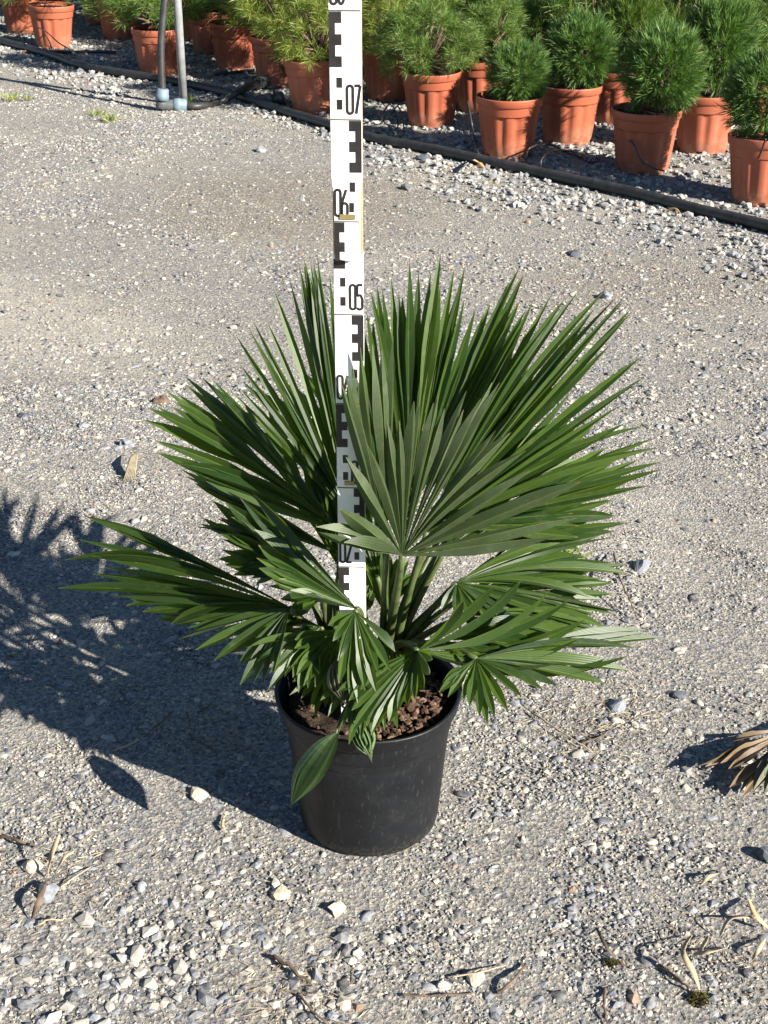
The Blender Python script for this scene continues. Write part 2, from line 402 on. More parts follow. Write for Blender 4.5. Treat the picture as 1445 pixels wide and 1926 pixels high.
# fine grit of the trodden yard
X, Y = area(70000, .95, 2.9, .15); k = nse(X, Y, 3.0, 1) + rng.uniform(-.9, .5, len(X)) < .25
stones('grit', X[k], Y[k], rng.uniform(.0014, .0032, k.sum()), OCT, 6, .3, M['grit'], .42, .8).name = 'grit'
X, Y = area(46000, 2.6, 6.8, .2); k = (hose_side(X, Y) < .1) & (nse(X, Y, 2.0, 1) + rng.uniform(-.8, .6, len(X)) < .35)
stones('grit', X[k], Y[k], rng.uniform(.0024, .0048, k.sum()), OCT, 6, .3, M['grit'], .42, .7)
# embedded pebbles
X, Y = area(25000, .95, 2.9, .15); nn = nse(X, Y, 2.6, 5); k = nn + .35*((Y < 1.22) & (X < -.02)) + .1*(Y < 1.3) + rng.uniform(-.55, .75, len(X)) > .02
sz = np.clip(rng.lognormal(math.log(.0043), .38, k.sum()), .0022, .0105)*np.where((Y[k] < 1.22) & (X[k] < -.02), 1.28, .92)
stones('pebbles', X[k], Y[k], sz, ICO1, 14, .45, M['pebble'], np.where((Y[k] < 1.22) & (X[k] < -.02), rng.uniform(.42, .66, k.sum()), rng.uniform(.52, .82, k.sum())), .66)
X, Y = area(1500, .95, 2.7, .15); sz = np.clip(rng.lognormal(math.log(.0070), .28, len(X)), .0045, .013)
stones('pebbles', X, Y, sz, ICO2, 14, .5, M['pebble'], rng.uniform(.58, .84, len(X)), .60, True)
X, Y = area(46000, 2.5, 6.6, .2); k = (hose_side(X, Y) < .05) & (nse(X, Y, 1.7, 9) + rng.uniform(-.7, .7, len(X)) > -.3)
bare = (((X+.05)/.95)**2+((Y-4.75)/.75)**2 < 1) | ((((X+.72)*.75-(Y-3.65)*.66)/1.0)**2+(((X+.72)*.66+(Y-3.65)*.75)/.32)**2 < 1)
k &= ~(bare & (rng.random(len(X)) < .78))
sz = np.clip(rng.lognormal(math.log(.0056), .36, k.sum()), .0032, .012)
stones('pebbles', X[k], Y[k], sz, ICO1, 14, .45, M['pebble'], rng.uniform(.42, .68, k.sum()), .6)
# loose crushed gravel along the hose and under the plants
X, Y = area(52000, 3.6, 11.5, .3); hs = hose_side(X, Y)
edge = .62 + .35*nse(X, Y, 1.3, 12)
edge = np.where((X > -1.15) & (X < -.15), .22, edge)
k = (hs > -edge*rng.uniform(.35, 1.15, len(X))) & (rng.random(len(X)) < np.where(hs > 2.6, .45, 1.0))
sz = np.clip(rng.lognormal(math.log(.0095), .32, k.sum()), .005, .020)
stones('gravel', X[k], Y[k], sz, ICO1, 14, .45, M['gravel'], rng.uniform(.2, .45, k.sum()), .75)

# ------------------------------------------------------------------ the measuring staff
SX, SY, SB = -.0365, 1.372, .190
st = empty('levelling_staff', (SX, SY, SB), 'white folding measuring staff with black E marks and numbers, standing in the black pot', 'measuring staff', rz=R(-3))
HW, TK = .0152, .008
lower = join([box(-HW, HW, 0, TK, -.008, .565)])
def bevelled(name, V, Fc, mat, parent, w=.0006):
    me = mesh(name, V, Fc, mat, smooth=False); o = link(name, me, parent)
    b = o.modifiers.new('bevel', 'BEVEL'); b.width = w; b.segments = 2; b.limit_method = 'ANGLE'
    return o
bevelled('lower_board', *lower, M['white_paint'], st)
bevelled('hinge_board', *box(-HW+.0002, HW-.0002, .0005, TK-.0005, .5655, .636), M['wood'], st)
tw = .0128
outline = [(-tw, .568), (-tw*.9, .5635), (-tw*.5, .5612), (0, .5605), (tw*.5, .5612), (tw*.9, .5635), (tw, .568), (tw+.0004, .626), (HW, .645), (HW, .646), (HW, 1.02), (-HW, 1.02), (-HW, .646), (-HW, .645), (-tw-.0004, .626)]
n = len(outline); y0, y1 = -TK, -.0004
V = [(x, y0, z) for x, z in outline] + [(x, y1, z) for x, z in outline]
Fc = [tuple(range(n)), tuple(reversed(range(n, 2*n)))] + [(i, i+n, (i+1) % n+n, (i+1) % n) for i in range(n)]
bevelled('upper_board', V, Fc, M['white_paint'], st)
bevelled('hinge_block', *box(-HW, HW, .0, TK, .637, 1.02), M['wood'], st)
def flat_print(name, polys, y):
    V, Fc = [], []
    for p in polys:
        o = len(V); V += [(x, y, z) for x, z in p] + [(x, y+.0003, z) for x, z in p]; m = len(p)
        Fc.append(tuple(o+i for i in range(m)))
        Fc += [(o+i, o+i+m, o+(i+1) % m+m, o+(i+1) % m) for i in range(m)]
    return link(name, mesh(name, V, Fc, M['ink'], smooth=False), st)
def rect(x0, x1, z0, z1): return [(x0, z0), (x1, z0), (x1, z1), (x0, z1)]
def stroke(pts, w, closed=False):
    P = np.array(pts, float); m = len(P); L, Rr = [], []
    for i in range(m):
        a = P[(i-1) % m] if closed or i else P[i]; b = P[(i+1) % m] if closed or i < m-1 else P[i]
        t = nz(b-a); nr = np.array([-t[1], t[0]])
        L.append(P[i]+nr*w/2); Rr.append(P[i]-nr*w/2)
    return [[Rr[i], Rr[(i+1) % m], L[(i+1) % m], L[i]] for i in range(m if closed else m-1)]
def arc(cx, cz, rx, rz, a0, a1, k=8): return [(cx+rx*math.cos(R(a)), cz+rz*math.sin(R(a))) for a in np.linspace(a0, a1, k)]
def digit(d, x, z, w, h, s=.0027):
    """condensed road-sign style figure, lower left corner x,z"""
    r = w/2; cx = x+r; q = r
    if d == 0: return stroke(arc(cx, z+h-q, r, q, 0, 180)+arc(cx, z+q, r, q, 180, 360), s, True)
    if d == 2: return stroke(arc(cx, z+h-q, r, q, 170, -20, 8)+[(x, z)], s)+stroke([(x-.0004, z), (x+w, z)], s)
    if d == 3: return stroke(arc(cx, z+h*.76, r, h*.24, 160, -90, 9), s)+stroke(arc(cx, z+h*.26, r, h*.26, 90, -160, 9), s)
    if d == 4: return stroke([(x+w*.62, z+h), (x, z+h*.33), (x+w, z+h*.33)], s)+stroke([(x+w*.72, z+h*.52), (x+w*.72, z)], s)
    if d == 5: return stroke([(x+w, z+h), (x+w*.06, z+h)], s)+stroke([(x+w*.06, z+h), (x+w*.04, z+h*.55)], s)+stroke([(x+w*.04, z+h*.55)]+arc(cx, z+h*.32, r, h*.27, 110, -20, 6)+arc(cx, z+q, r, q, -10, -165, 8), s)
    if d == 6: return stroke(arc(cx, z+h*.38, r, q, 0, 180)+arc(cx, z+q, r, q, 180, 360), s, True)+stroke([(x, z+h*.3), (x+w*.12, z+h*.55), (x+w*.8, z+h)], s)
    if d == 7: return stroke([(x, z+h), (x+w, z+h)], s)+stroke([(x+w, z+h), (x+w*.28, z)], s)
    if d == 8: return stroke(arc(cx, z+h*.75, r*.9, h*.25, 0, 360, 14), s)+stroke(arc(cx, z+h*.27, r, h*.27, 0, 360, 14), s)
    if d == 9: return stroke(arc(cx, z+h-q, r, q, 0, 360, 14), s)+stroke([(x+w, z+h*.7), (x+w*.2, z)], s)
    if d == 1: return stroke([(x, z+h*.8), (x+w*.6, z+h), (x+w*.6, z)], s)
for d in range(0, 10):
    z0 = d*.1; odd = d % 2 == 1
    yf = lambda zz: (-TK-.0003) if zz > .5606 else -.0003
    inset = .0
    e0, e1 = .40, .20                                          # widths of the E and its spine as a share of the face
    def xr(a, b, hw=HW):                                       # share of the face counted from the mark side
        if odd: return -hw+2*hw*a, -hw+2*hw*b
        return hw-2*hw*b, hw-2*hw*a
    up, lo = [], []
    for r in range(5):
        za, zb = z0+.05+.01*r, z0+.06+.01*r
        hw = tw if .56 < (za+zb)/2 < .626 else HW
        a, b = xr(0, e0 if r % 2 == 0 else e1, hw)
        for (p, q) in ((za, min(zb, .5603)), (max(za, .5608), zb)):
            if q-p > .001:
                (up if p > .5606 else lo).append(rect(min(a, b), max(a, b), p-(.00002), q+(.00002)))
    for (p, q) in ((.0105, .02), (.031, .0405)):
        hw = tw if .56 < z0+p < .626 else HW
        a, b = xr(e1+.02, e0, hw)
        (up if z0+p > .5606 else lo).append(rect(a, b, z0+p, z0+q))
    if up: flat_print('scale_mark', up, yf(.9))
    if lo: flat_print('scale_mark', lo, yf(.1))
    zl = z0+.0004; hw = tw if .56 < z0 < .626 else HW
    if d: flat_print('decimetre_line', [rect(-hw*.98, hw*.98, zl, zl+.0011)], yf(z0))
    dh, dw = .0262, .0056
    xs = ((.0015 if odd else -HW+.0022), (.0087 if odd else -HW+.0094))
    if d == 6: xs = (-tw+.0010, -tw+.0078)
    for q, xx in zip((0, d), xs):
        flat_print('numeral', digit(q, xx, z0+.0068, dw, dh), yf(z0+.006))
for zb, xa, xb in ((.6035, -.0075, .0085), (.3045, -.007, .004)):
    yy = -TK if zb > .56 else 0
    bevelled('brass_pin', *box(xa, xb, yy-.0016, yy-.0002, zb, zb+.0050), M['brass'], st, .0004)

# ------------------------------------------------------------------ the potted palm
PX, PY = POTC
palm = empty('potted_palm', (PX, PY, 0), 'dark green fan palm with spreading pleated leaves in a black plastic pot on the gravel', 'potted palm')
PO = np.array([PX, PY, 0])
prof = [(.0, .004), (.070, .003), (.078, .0), (.0835, .0012), (.0872, .006), (.0885, .014), (.0905, .04), (.0945, .09), (.0985, .140), (.0998, .1612), (.0996, .1625),
        (.1026, .1640), (.1032, .168), (.1062, .1885), (.1064, .1903), (.1104, .1915), (.1116, .194), (.1136, .2075), (.1143, .2095), (.1138, .2112), (.1120, .2117), (.1098, .2105), (.1085, .206), (.1040, .175), (.100, .15)]
wob = lambda j, k, a, r, z: (r*(1+.006*math.sin(2*a+.6)*z/.2+.003*math.sin(5*a)*z/.2), z+(.0012*math.sin(3*a+1) if z > .18 else 0))
prof = [(r*1.008, z*.93) for r, z in prof]
link('pot', mesh('pot', *lathe(prof, 96, wob), M['black_pot']), palm)
SV, SF = [], []
ns, na = 12, 48
for j in range(ns+1):
    for k in range(na):
        r = .0985*j/ns; a = 2*math.pi*k/na; x, y = r*math.cos(a), r*math.sin(a)
        SV.append((x, y, .178+.008*noise.noise(Vector((x*30, y*30, 4)))+.010*math.exp(-((x-.03)**2+(y-.04)**2)/.002)-(.004 if j == ns else 0)))
for j in range(ns):
    for k in range(na): SF.append((j*na+k, j*na+(k+1) % na, (j+1)*na+(k+1) % na, (j+1)*na+k))
link('soil', mesh('soil', SV, SF, M['peat']), palm)
# brown lava stones on the soil
vs, Fc = variants(ICO1, 10, .5); PV, PF = [], []
cnt = 0
while cnt < 700:
    x, y = rng.uniform(-.094, .094, 2)
    if x*x+y*y > .0935**2 or (x < .0 and rng.random() < .88): continue
    s = rng.lognormal(math.log(.0030), .38); Q = vs[rng.integers(10)]*s*np.array([1, 1, .85])
    a = rng.uniform(0, 6.28); Q = np.stack([Q[:, 0]*math.cos(a)-Q[:, 1]*math.sin(a), Q[:, 0]*math.sin(a)+Q[:, 1]*math.cos(a), Q[:, 2]], 1)
    z = .181+.008*noise.noise(Vector((x*30, y*30, 4)))+.010*math.exp(-((x-.03)**2+(y-.04)**2)/.002)+rng.uniform(0, .004)
    PF.append(Fc+cnt*len(Q)); PV.append(Q+np.array([x, y, z])); cnt += 1
tag(link('lava_gravel', mesh_np('lava_gravel', np.concatenate(PV), np.concatenate(PF), M['lava']), palm), kind='stuff')

FOLD = 1.0
def leaflet_mesh(hub, tip, gap, side, topdir, fuse, arch, wmax, twist, rows=11, curl=0., wfree=.0065, blunt=.5, start=.0, fk=1.):
    hub, tip = np.asarray(hub), np.asarray(tip); d = tip-hub; L = np.linalg.norm(d); d = d/L
    side = nz(side - d*np.dot(side, d)); nrm = np.cross(side, d)
    if np.dot(nrm, topdir) < 0: side = -side; nrm = -nrm
    c = hub + d*L*.52 + arch*L*(UP-d*np.dot(UP, d)) + curl*L*nrm
    V, Fc, uv = [], [], []
    w_f = min(gap*fuse*.5, wmax)
    for j in range(rows+1):
        t = start+(1-start)*(j/rows); p = (1-t)**2*hub + 2*t*(1-t)*c + t*t*tip
        tan = nz(2*(1-t)*(c-hub) + 2*t*(tip-c))
        s1 = nz(side - tan*np.dot(side, tan)); n1 = np.cross(s1, tan)
        if t <= fuse: w = max(min(gap*t*.5, wmax), .0007)*1.05; fold = FOLD*fk
        else:
            s = (t-fuse)/(1-fuse); e = min(s/.35, 1); e = e*e*(3-2*e); wf = w_f+(max(w_f, wfree)-w_f)*e
            w = wf*(1 if s < blunt else max(1-((s-blunt)/(1-blunt))**1.7, .04)); fold = FOLD*fk*(1-.35*s)
            a = twist*s; s1, n1 = s1*math.cos(a)+n1*math.sin(a), n1*math.cos(a)-s1*math.sin(a)
        V += [p - s1*w + n1*w*fold*.5, p - n1*w*fold*.5, p - n1*w*fold*.5, p + s1*w + n1*w*fold*.5]
        uv += [(0, t), (.5, t), (.5, t), (1, t)]
    for j in range(rows):
        for k in (0, 2): Fc.append((j*4+k, j*4+k+1, (j+1)*4+k+1, (j+1)*4+k))
    return V, Fc, uv
JOINED = []
def frond(hub, base, tips, n, fuse=.45, arch=.05, face='top', wmax=.0085, jit=.05, curl=0., mat='leaf', label=None, ctrl=None, pr=.0042, sag=0., tw=.35, joined=False, wfree=.0066):
    hub = np.asarray(hub, float); base = np.asarray(base, float)
    mid = (hub+base)/2 + (np.asarray(ctrl) if ctrl is not None else np.array([0, 0, .01]))
    ps = [(1-t)**2*base + 2*t*(1-t)*mid + t*t*hub for t in np.linspace(0, 1, 9)]
    V, Fc = tube([p-PO for p in ps], list(np.linspace(pr*1.25, pr*.75, 9)), 7)
    fo = link('frond', mesh('frond', V, Fc, M['petiole']), palm)
    if label: fo['label'] = label
    T = np.array([t for t in tips], float)
    S = spline(T, n) if len(T) > 2 else np.array([T[0]+(T[1]-T[0])*i/(n-1) for i in range(n)])
    rr = np.random.default_rng(int(abs(hub[0]*1e4)+abs(hub[1]*1e4)+n))
    for i in range(n):
        a, b = S[max(i-1, 0)], S[min(i+1, n-1)]
        g = np.linalg.norm(b-a)/(2 if 0 < i < n-1 else 1)
        L = np.linalg.norm(S[i]-hub)
        tip = hub + (S[i]-hub)*(1+rr.uniform(-jit*1.5, jit*.9)) + rr.normal(size=3)*jit*.16*L - UP*sag*L*rr.random()
        td = (CAMP-(hub+tip)/2)*(1 if face == 'top' else -1)
        side = (b-a)
        v, f, uv = leaflet_mesh(hub-PO, tip-PO, g, side, td, fuse*rr.uniform(.9, 1.12), arch*rr.uniform(.6, 1.4)+(rr.uniform(.06, .16) if rr.random() < .12 else 0), wmax*rr.uniform(.85, 1.1), rr.uniform(-tw, tw), curl=curl*rr.uniform(.5, 1.5)+rr.normal(0, .03), wfree=wfree*rr.uniform(.8, 1.15), blunt=rr.uniform(.35, .62), fk=1.0 if face == 'top' else 1.5)
        if joined: JOINED.append((v, f, uv))
        else: link('leaflet', mesh('leaflet', v, f, M[mat], uv=uv), fo)
    return fo
def T(*a): return [W(*p) for p in a]
CR = W(735, 1205, 1.455)                      # crown of the main stem
CL = W(622, 1225, 1.43)                       # second, smaller stem at the left
# crown fibre: short shaggy stems
cv = []
for C0, r in ((CR, .017), (CL, .011)):
    b0 = np.array([C0[0], C0[1], .162]); pts = [b0 + (C0-b0)*t for t in np.linspace(0, 1.15, 7)]
    cv.append(tube([p-PO for p in pts], [r*1.3, r*1.3, r*1.2, r*1.1, r, r*.8, r*.4], 12))
    for k in range(46):
        a = rng.uniform(0, 6.28); q = pts[int(rng.integers(1, 6))]-PO; o = np.array([math.cos(a), math.sin(a), 0])*r*1.05
        e = q+o*rng.uniform(1.0, 1.7)+UP*rng.uniform(.01, .035)
        cv.append(tube([q+o*.8, (q+o*1.05+e)/2, e], [.0010, .0008, .0004], 4))
link('stem', mesh('stem', *join(cv), M['fibre']), palm)

frond(W(722, 1150, 1.475), CR, T((676,1060,1.49), (700,1030,1.50), (735,1030,1.51), (770,1050,1.51), (800,1075,1.50)), 9, .5, .02, 'top', .009, .08, joined=True)
frond(W(655, 1200, 1.43), CL, T((600,1120,1.46), (640,1090,1.47), (680,1085,1.48), (705,1110,1.47)), 8, .5, .02, 'top', .009, .08, joined=True)
frond(W(733, 1212, 1.375), CR+np.array([-.006,-.012,-.012]), T((655,1325,1.302), (690,1348,1.294), (728,1342,1.292), (765,1325,1.297), (800,1285,1.31)), 9, .5, .08, 'top', .0085, .10, joined=True, wfree=.0056, tw=.9)
# more inner fronds, their leaflets joined below
frond(W(560, 1065, 1.43), CL, T((400,930,1.50), (420,990,1.48), (415,1035,1.47), (440,1075,1.45), (470,1100,1.43)), 11, .42, .04, 'top', .0085, .10, joined=True, wfree=.0058)
frond(W(620, 1120, 1.40), CL, T((500,985,1.44), (490,1030,1.43), (500,1075,1.42), (520,1120,1.40), (545,1165,1.385)), 10, .42, .04, 'top', .0085, .10, joined=True, wfree=.0058)
frond(W(650, 1090, 1.43), CL, T((540,900,1.50), (575,880,1.51), (610,890,1.51), (640,930,1.50)), 8, .45, .03, 'top', .009, .08, joined=True, wfree=.0075)
frond(W(640, 1185, 1.36), CL+np.array([0,-.006,0]), T((545,1205,1.335), (560,1262,1.318), (600,1300,1.305), (645,1325,1.30), (690,1322,1.305)), 12, .45, .07, 'top', .008, .10, joined=True, wfree=.0055)
frond(W(710, 1085, 1.44), CR, T((600,930,1.51), (640,880,1.52), (690,860,1.53), (730,890,1.53)), 9, .45, .02, 'top', .009, .08, joined=True)
frond(W(870, 1160, 1.40), CR+np.array([.010,-.006,-.014]), T((1080,1120,1.46), (1130,1165,1.44), (1120,1205,1.42), (1060,1235,1.39), (985,1240,1.37), (920,1225,1.37)), 13, .45, .05, 'top', .0095, .09, joined=True, wfree=.0078, tw=.7)
frond(W(930, 1050, 1.46), CR+np.array([.010,0,0]), T((1060,880,1.55), (1105,925,1.54), (1120,985,1.52), (1110,1035,1.50), (1080,1075,1.48)), 12, .45, .04, 'top', .009, .08, joined=True)
frond(W(830, 1205, 1.36), CR+np.array([.008,-.012,-.016]), T((1000,1160,1.39), (1040,1200,1.37), (1010,1245,1.345), (940,1265,1.33), (880,1255,1.325)), 10, .5, .06, 'top', .0095, .09, joined=True, wfree=.0078, tw=.8)
# the rear fronds, hidden behind and casting the far shadow
frond((-.005, 1.57, .40), CR, [(-.22, 1.66, .44), (-.16, 1.74, .47), (-.08, 1.79, .49), (0, 1.81, .50), (.09, 1.79, .50), (.17, 1.73, .48)], 14, .5, .04, 'top', joined=True)
frond((.085, 1.56, .36), CR, [(.06, 1.80, .42), (.14, 1.79, .43), (.21, 1.74, .42), (.26, 1.67, .38), (.27, 1.60, .33)], 12, .5, .05, 'top', joined=True)
# tall frond behind the front one
frond(W(768, 965, 1.475), CR, T((690,570,1.52), (706,552,1.53), (740,537,1.54), (757,520,1.545), (797,505,1.55), (831,493,1.55), (868,505,1.55), (884,522,1.545), (902,580,1.54), (947,545,1.545), (977,533,1.54), (1000,580,1.53)), 24, .46, -.01, 'top', .0088, .06, ctrl=(0,0,.01), wfree=.0056, tw=.6)
# right rear frond with long narrow leaflets
frond(W(803, 1000, 1.43), CR+np.array([.008,-.004,.0]), T((1010,560,1.52), (1027,530,1.52), (1085,545,1.52), (1115,575,1.515), (1150,570,1.51), (1172,575,1.50), (1160,642,1.49), (1190,712,1.475), (1208,765,1.46), (1215,820,1.45), (1230,868,1.44), (1241,888,1.43), (1205,920,1.42)), 26, .44, .02, 'top', .0088, .07, wfree=.0054, tw=.7)
frond(W(838, 1035, 1.455), CR+np.array([.010,.0,-.004]), T((960,650,1.55), (1035,690,1.555), (1105,745,1.55), (1135,785,1.54), (1165,850,1.53), (1190,868,1.52), (1176,930,1.51), (1176,972,1.5), (1152,1000,1.49)), 14, .5, .03, 'top', .0085, .05, joined=True)
# tall left frond behind the staff
frond(W(660, 975, 1.475), W(690,1200,1.455), T((425,728,1.52), (445,712,1.53), (447,668,1.54), (463,612,1.55), (470,573,1.56), (525,552,1.56), (563,505,1.56), (572,488,1.56), (582,486,1.56), (613,527,1.55), (640,575,1.54), (655,610,1.53)), 19, .42, .01, 'top', .0082, .06, wfree=.0040, tw=.9)
# a narrow upright spear, still half folded, just left of the staff
frond(W(655, 960, 1.48), W(690,1200,1.455), T((563,497,1.56), (574,488,1.562), (586,486,1.56), (600,520,1.555)), 5, .4, .03, 'top', .006, .02, joined=True, wfree=.0062, tw=.5)
# left frond with pale tips
frond(W(640, 1000, 1.44), CL+np.array([.01,0,.01]), T((372,893,1.45), (288,847,1.455), (271,811,1.465), (285,773,1.475), (305,761,1.48), (316,745,1.49), (322,730,1.50), (349,718,1.51), (372,720,1.515), (396,721,1.52), (428,758,1.53), (470,800,1.53)), 19, .48, .04, 'top', .0092, .04, wfree=.0076)
# between: low left rear
frond(W(605, 1108, 1.43), CL, T((470,905,1.50), (412,952,1.50), (356,985,1.505), (412,979,1.48), (408,1003,1.47), (424,1062,1.45)), 11, .5, .04, 'top', .008, .05)
# wide low frond at the left
frond(W(545, 1143, 1.385), CL+np.array([0,-.01,0]), T((194,975,1.53), (177,991,1.52), (139,1043,1.505), (137,1053,1.50), (197,1085,1.48), (132,1107,1.485), (166,1122,1.47), (276,1152,1.445), (292,1177,1.435), (318,1188,1.42), (371,1224,1.37), (429,1264,1.34), (464,1308,1.312), (505,1294,1.302)), 27, .40, .045, 'top', .0088, .09, tw=.7, wfree=.0064)
frond(W(560, 1160, 1.40), CL+np.array([0,.0,-.006]), T((215,1085,1.54), (250,1130,1.52), (300,1165,1.49), (345,1180,1.46), (400,1200,1.43), (440,1235,1.41), (500,1262,1.38)), 10, .5, .03, 'top', .0085, .05)
# bright short frond over it
frond(W(671, 1145, 1.345), W(690,1215,1.40), T((473,921,1.40), (434,941,1.41), (426,966,1.40), (474,990,1.375), (474,1028,1.365), (488,1065,1.352), (518,1098,1.34), (570,1118,1.335)), 12, .55, .03, 'top', .0095, .04, wfree=.0085, mat='leaf', ctrl=(0,0,.03))
# drooping frond at the middle
frond(W(668, 1150, 1.335), W(690,1225,1.40), T((612,1180,1.32), (630,1235,1.30), (644,1302,1.285), (672,1322,1.28), (700,1302,1.28), (722,1272,1.29), (745,1230,1.315)), 11, .42, .06, 'top', .0085, .10, ctrl=(0,-.01,.035), wfree=.0058, tw=.9)
# right low frond
frond(W(859, 1096, 1.425), CR+np.array([.012,-.008,-.01]), T((1100,1005,1.50), (1150,1010,1.51), (1068,1036,1.49), (1179,1071,1.49), (1174,1085,1.48), (1140,1100,1.47), (1116,1152,1.445), (1192,1160,1.45), (1075,1190,1.42), (975,1195,1.39), (890,1175,1.385), (832,1147,1.40)), 21, .42, .03, 'top', .0085, .08, wfree=.0056, tw=.7)
# lowest right frond: spreading right and hanging over the rim
frond(W(896, 1239, 1.325), W(775,1210,1.43), T((1205,1180,1.40), (1228,1190,1.395), (1226,1203,1.385), (1210,1222,1.37), (1125,1280,1.325), (1040,1300,1.29), (978,1325,1.265), (932,1368,1.25), (904,1355,1.25), (874,1328,1.262), (838,1312,1.275), (826,1288,1.285)), 20, .40, .055, 'top', .0080, .09, wfree=.0052, ctrl=(0,0,.012), tw=.5)
# folded frond above it, pale underside and curled tips
frond(W(788, 1222, 1.335), W(745,1215,1.43), T((874,1119,1.31), (951,1079,1.33), (1010,1092,1.345), (1042,1120,1.355), (1092,1150,1.36), (1122,1192,1.35), (1158,1231,1.335), (1062,1250,1.305)), 9, .45, -.20, 'top', .0075, .08, wfree=.0058, ctrl=(0,0,.012), tw=.9)
# drooping front frond
frond(W(785, 1224, 1.33), W(745,1215,1.425), T((632,1300,1.285), (650,1352,1.268), (690,1368,1.262), (726,1360,1.262), (765,1335,1.268), (798,1296,1.28), (812,1240,1.295)), 13, .60, .08, 'top', .0095, .10, wfree=.0058, ctrl=(0,-.01,.02), tw=.6)
# ragged low fronds hiding the front rim
frond(W(700, 1232, 1.345), CR+np.array([-.008,-.012,-.014]), T((600,1322,1.298), (634,1368,1.284), (672,1398,1.279), (712,1385,1.279), (745,1352,1.288), (770,1312,1.30)), 10, .42, .09, 'top', .008, .14, ctrl=(0,-.01,.02), wfree=.0054, tw=1.0)
frond(W(628, 1240, 1.37), CL+np.array([.004,-.01,-.016]), T((535,1292,1.318), (552,1335,1.306), (590,1352,1.30), (628,1330,1.305)), 7, .42, .08, 'top', .0075, .14, joined=True, wfree=.005, tw=1.0)
# small drooping frond under the left one
frond(W(588, 1192, 1.36), CL+np.array([0,0,-.01]), T((470,1215,1.345), (493,1262,1.318), (512,1292,1.302), (548,1272,1.315), (568,1312,1.30), (603,1268,1.31)), 9, .42, .05, 'top', .0080, .10, wfree=.0055, tw=.9)
# fronds filling the heart of the plant
frond(W(640, 1045, 1.44), CL+np.array([.01,0,0]), T((340,868,1.50), (366,905,1.50), (400,925,1.49), (440,950,1.48), (470,985,1.46)), 10, .5, .04, 'top', .0085, .05)
frond(W(868, 1125, 1.42), CR+np.array([.010,-.004,-.012]), T((1040,1015,1.53), (1110,1050,1.52), (1150,1105,1.50), (1135,1140,1.47), (1110,1180,1.45), (1035,1215,1.41), (950,1210,1.39)), 14, .5, .03, 'top', .0085, .06)
frond(W(722, 1000, 1.468), CR, T((640,650,1.54), (690,610,1.55), (735,640,1.55), (775,590,1.555), (815,620,1.55), (850,570,1.55)), 12, .5, .0, 'top', .0085, .06, joined=True)
frond(W(850, 1000, 1.47), CR, T((880,640,1.56), (930,610,1.56), (985,620,1.56), (1030,660,1.55), (1075,720,1.55), (1100,790,1.54)), 13, .5, .02, 'top', .0085, .06, joined=True)
frond(W(820, 990, 1.45), CR, T((960,700,1.53), (1030,740,1.53), (1080,800,1.52), (1110,880,1.50), (1100,950,1.49), (1080,1010,1.47)), 13, .5, .02, 'top', .0085, .06, joined=True)
frond(W(640, 1060, 1.46), CL, T((470,790,1.55), (520,760,1.55), (570,740,1.55), (610,780,1.55)), 9, .5, .02, 'top', .0085, .06, joined=True)
frond(W(604, 1180, 1.385), CL+np.array([0,0,-.01]), T((470,1120,1.43), (460,1165,1.41), (492,1212,1.38), (535,1247,1.35), (575,1262,1.34)), 10, .42, .04, 'top', .008, .10, joined=True, wfree=.0055)
frond(W(690, 1180, 1.385), W(690,1225,1.40), T((585,1205,1.37), (596,1260,1.34), (625,1292,1.32), (705,1312,1.315), (748,1282,1.33)), 9, .6, .05, 'top', .0088, .06, joined=True)
jv, jf, ju = [], [], []
for v, f, uv in JOINED:
    o_ = len(jv); jv += v; jf += [tuple(i+o_ for i in q) for q in f]; ju += uv
tag(link('leaflets', mesh('leaflets', jv, jf, M['leaf'], uv=ju), palm), kind='stuff')
# the big front frond, pale underside towards the viewer
frond(W(757, 1045, 1.345), CR+np.array([-.004,-.012,0]), T((640,1010,1.30), (568,992,1.315), (604,973,1.32), (654,880,1.335), (700,850,1.35), (733,800,1.365), (766,770,1.37), (797,711,1.385), (814,770,1.38), (838,705,1.39), (866,740,1.39), (892,727,1.39), (912,735,1.39), (934,731,1.39), (951,760,1.385), (985,800,1.375), (1026,830,1.365), (1052,880,1.35), (1075,968,1.335), (1038,1009,1.315)), 25, .43, .01, 'under', .0096, .10, ctrl=(0,-.012,0), tw=1.0, curl=.015, pr=.0052, wfree=.0066)
frond(W(728, 1030, 1.352), CR+np.array([-.010,-.012,0]), T((638,712,1.345), (652,690,1.35), (664,660,1.355), (690,640,1.37), (712,655,1.38), (738,640,1.385)), 7, .4, .0, 'under', .0085, .03, tw=.9, wfree=.0058)

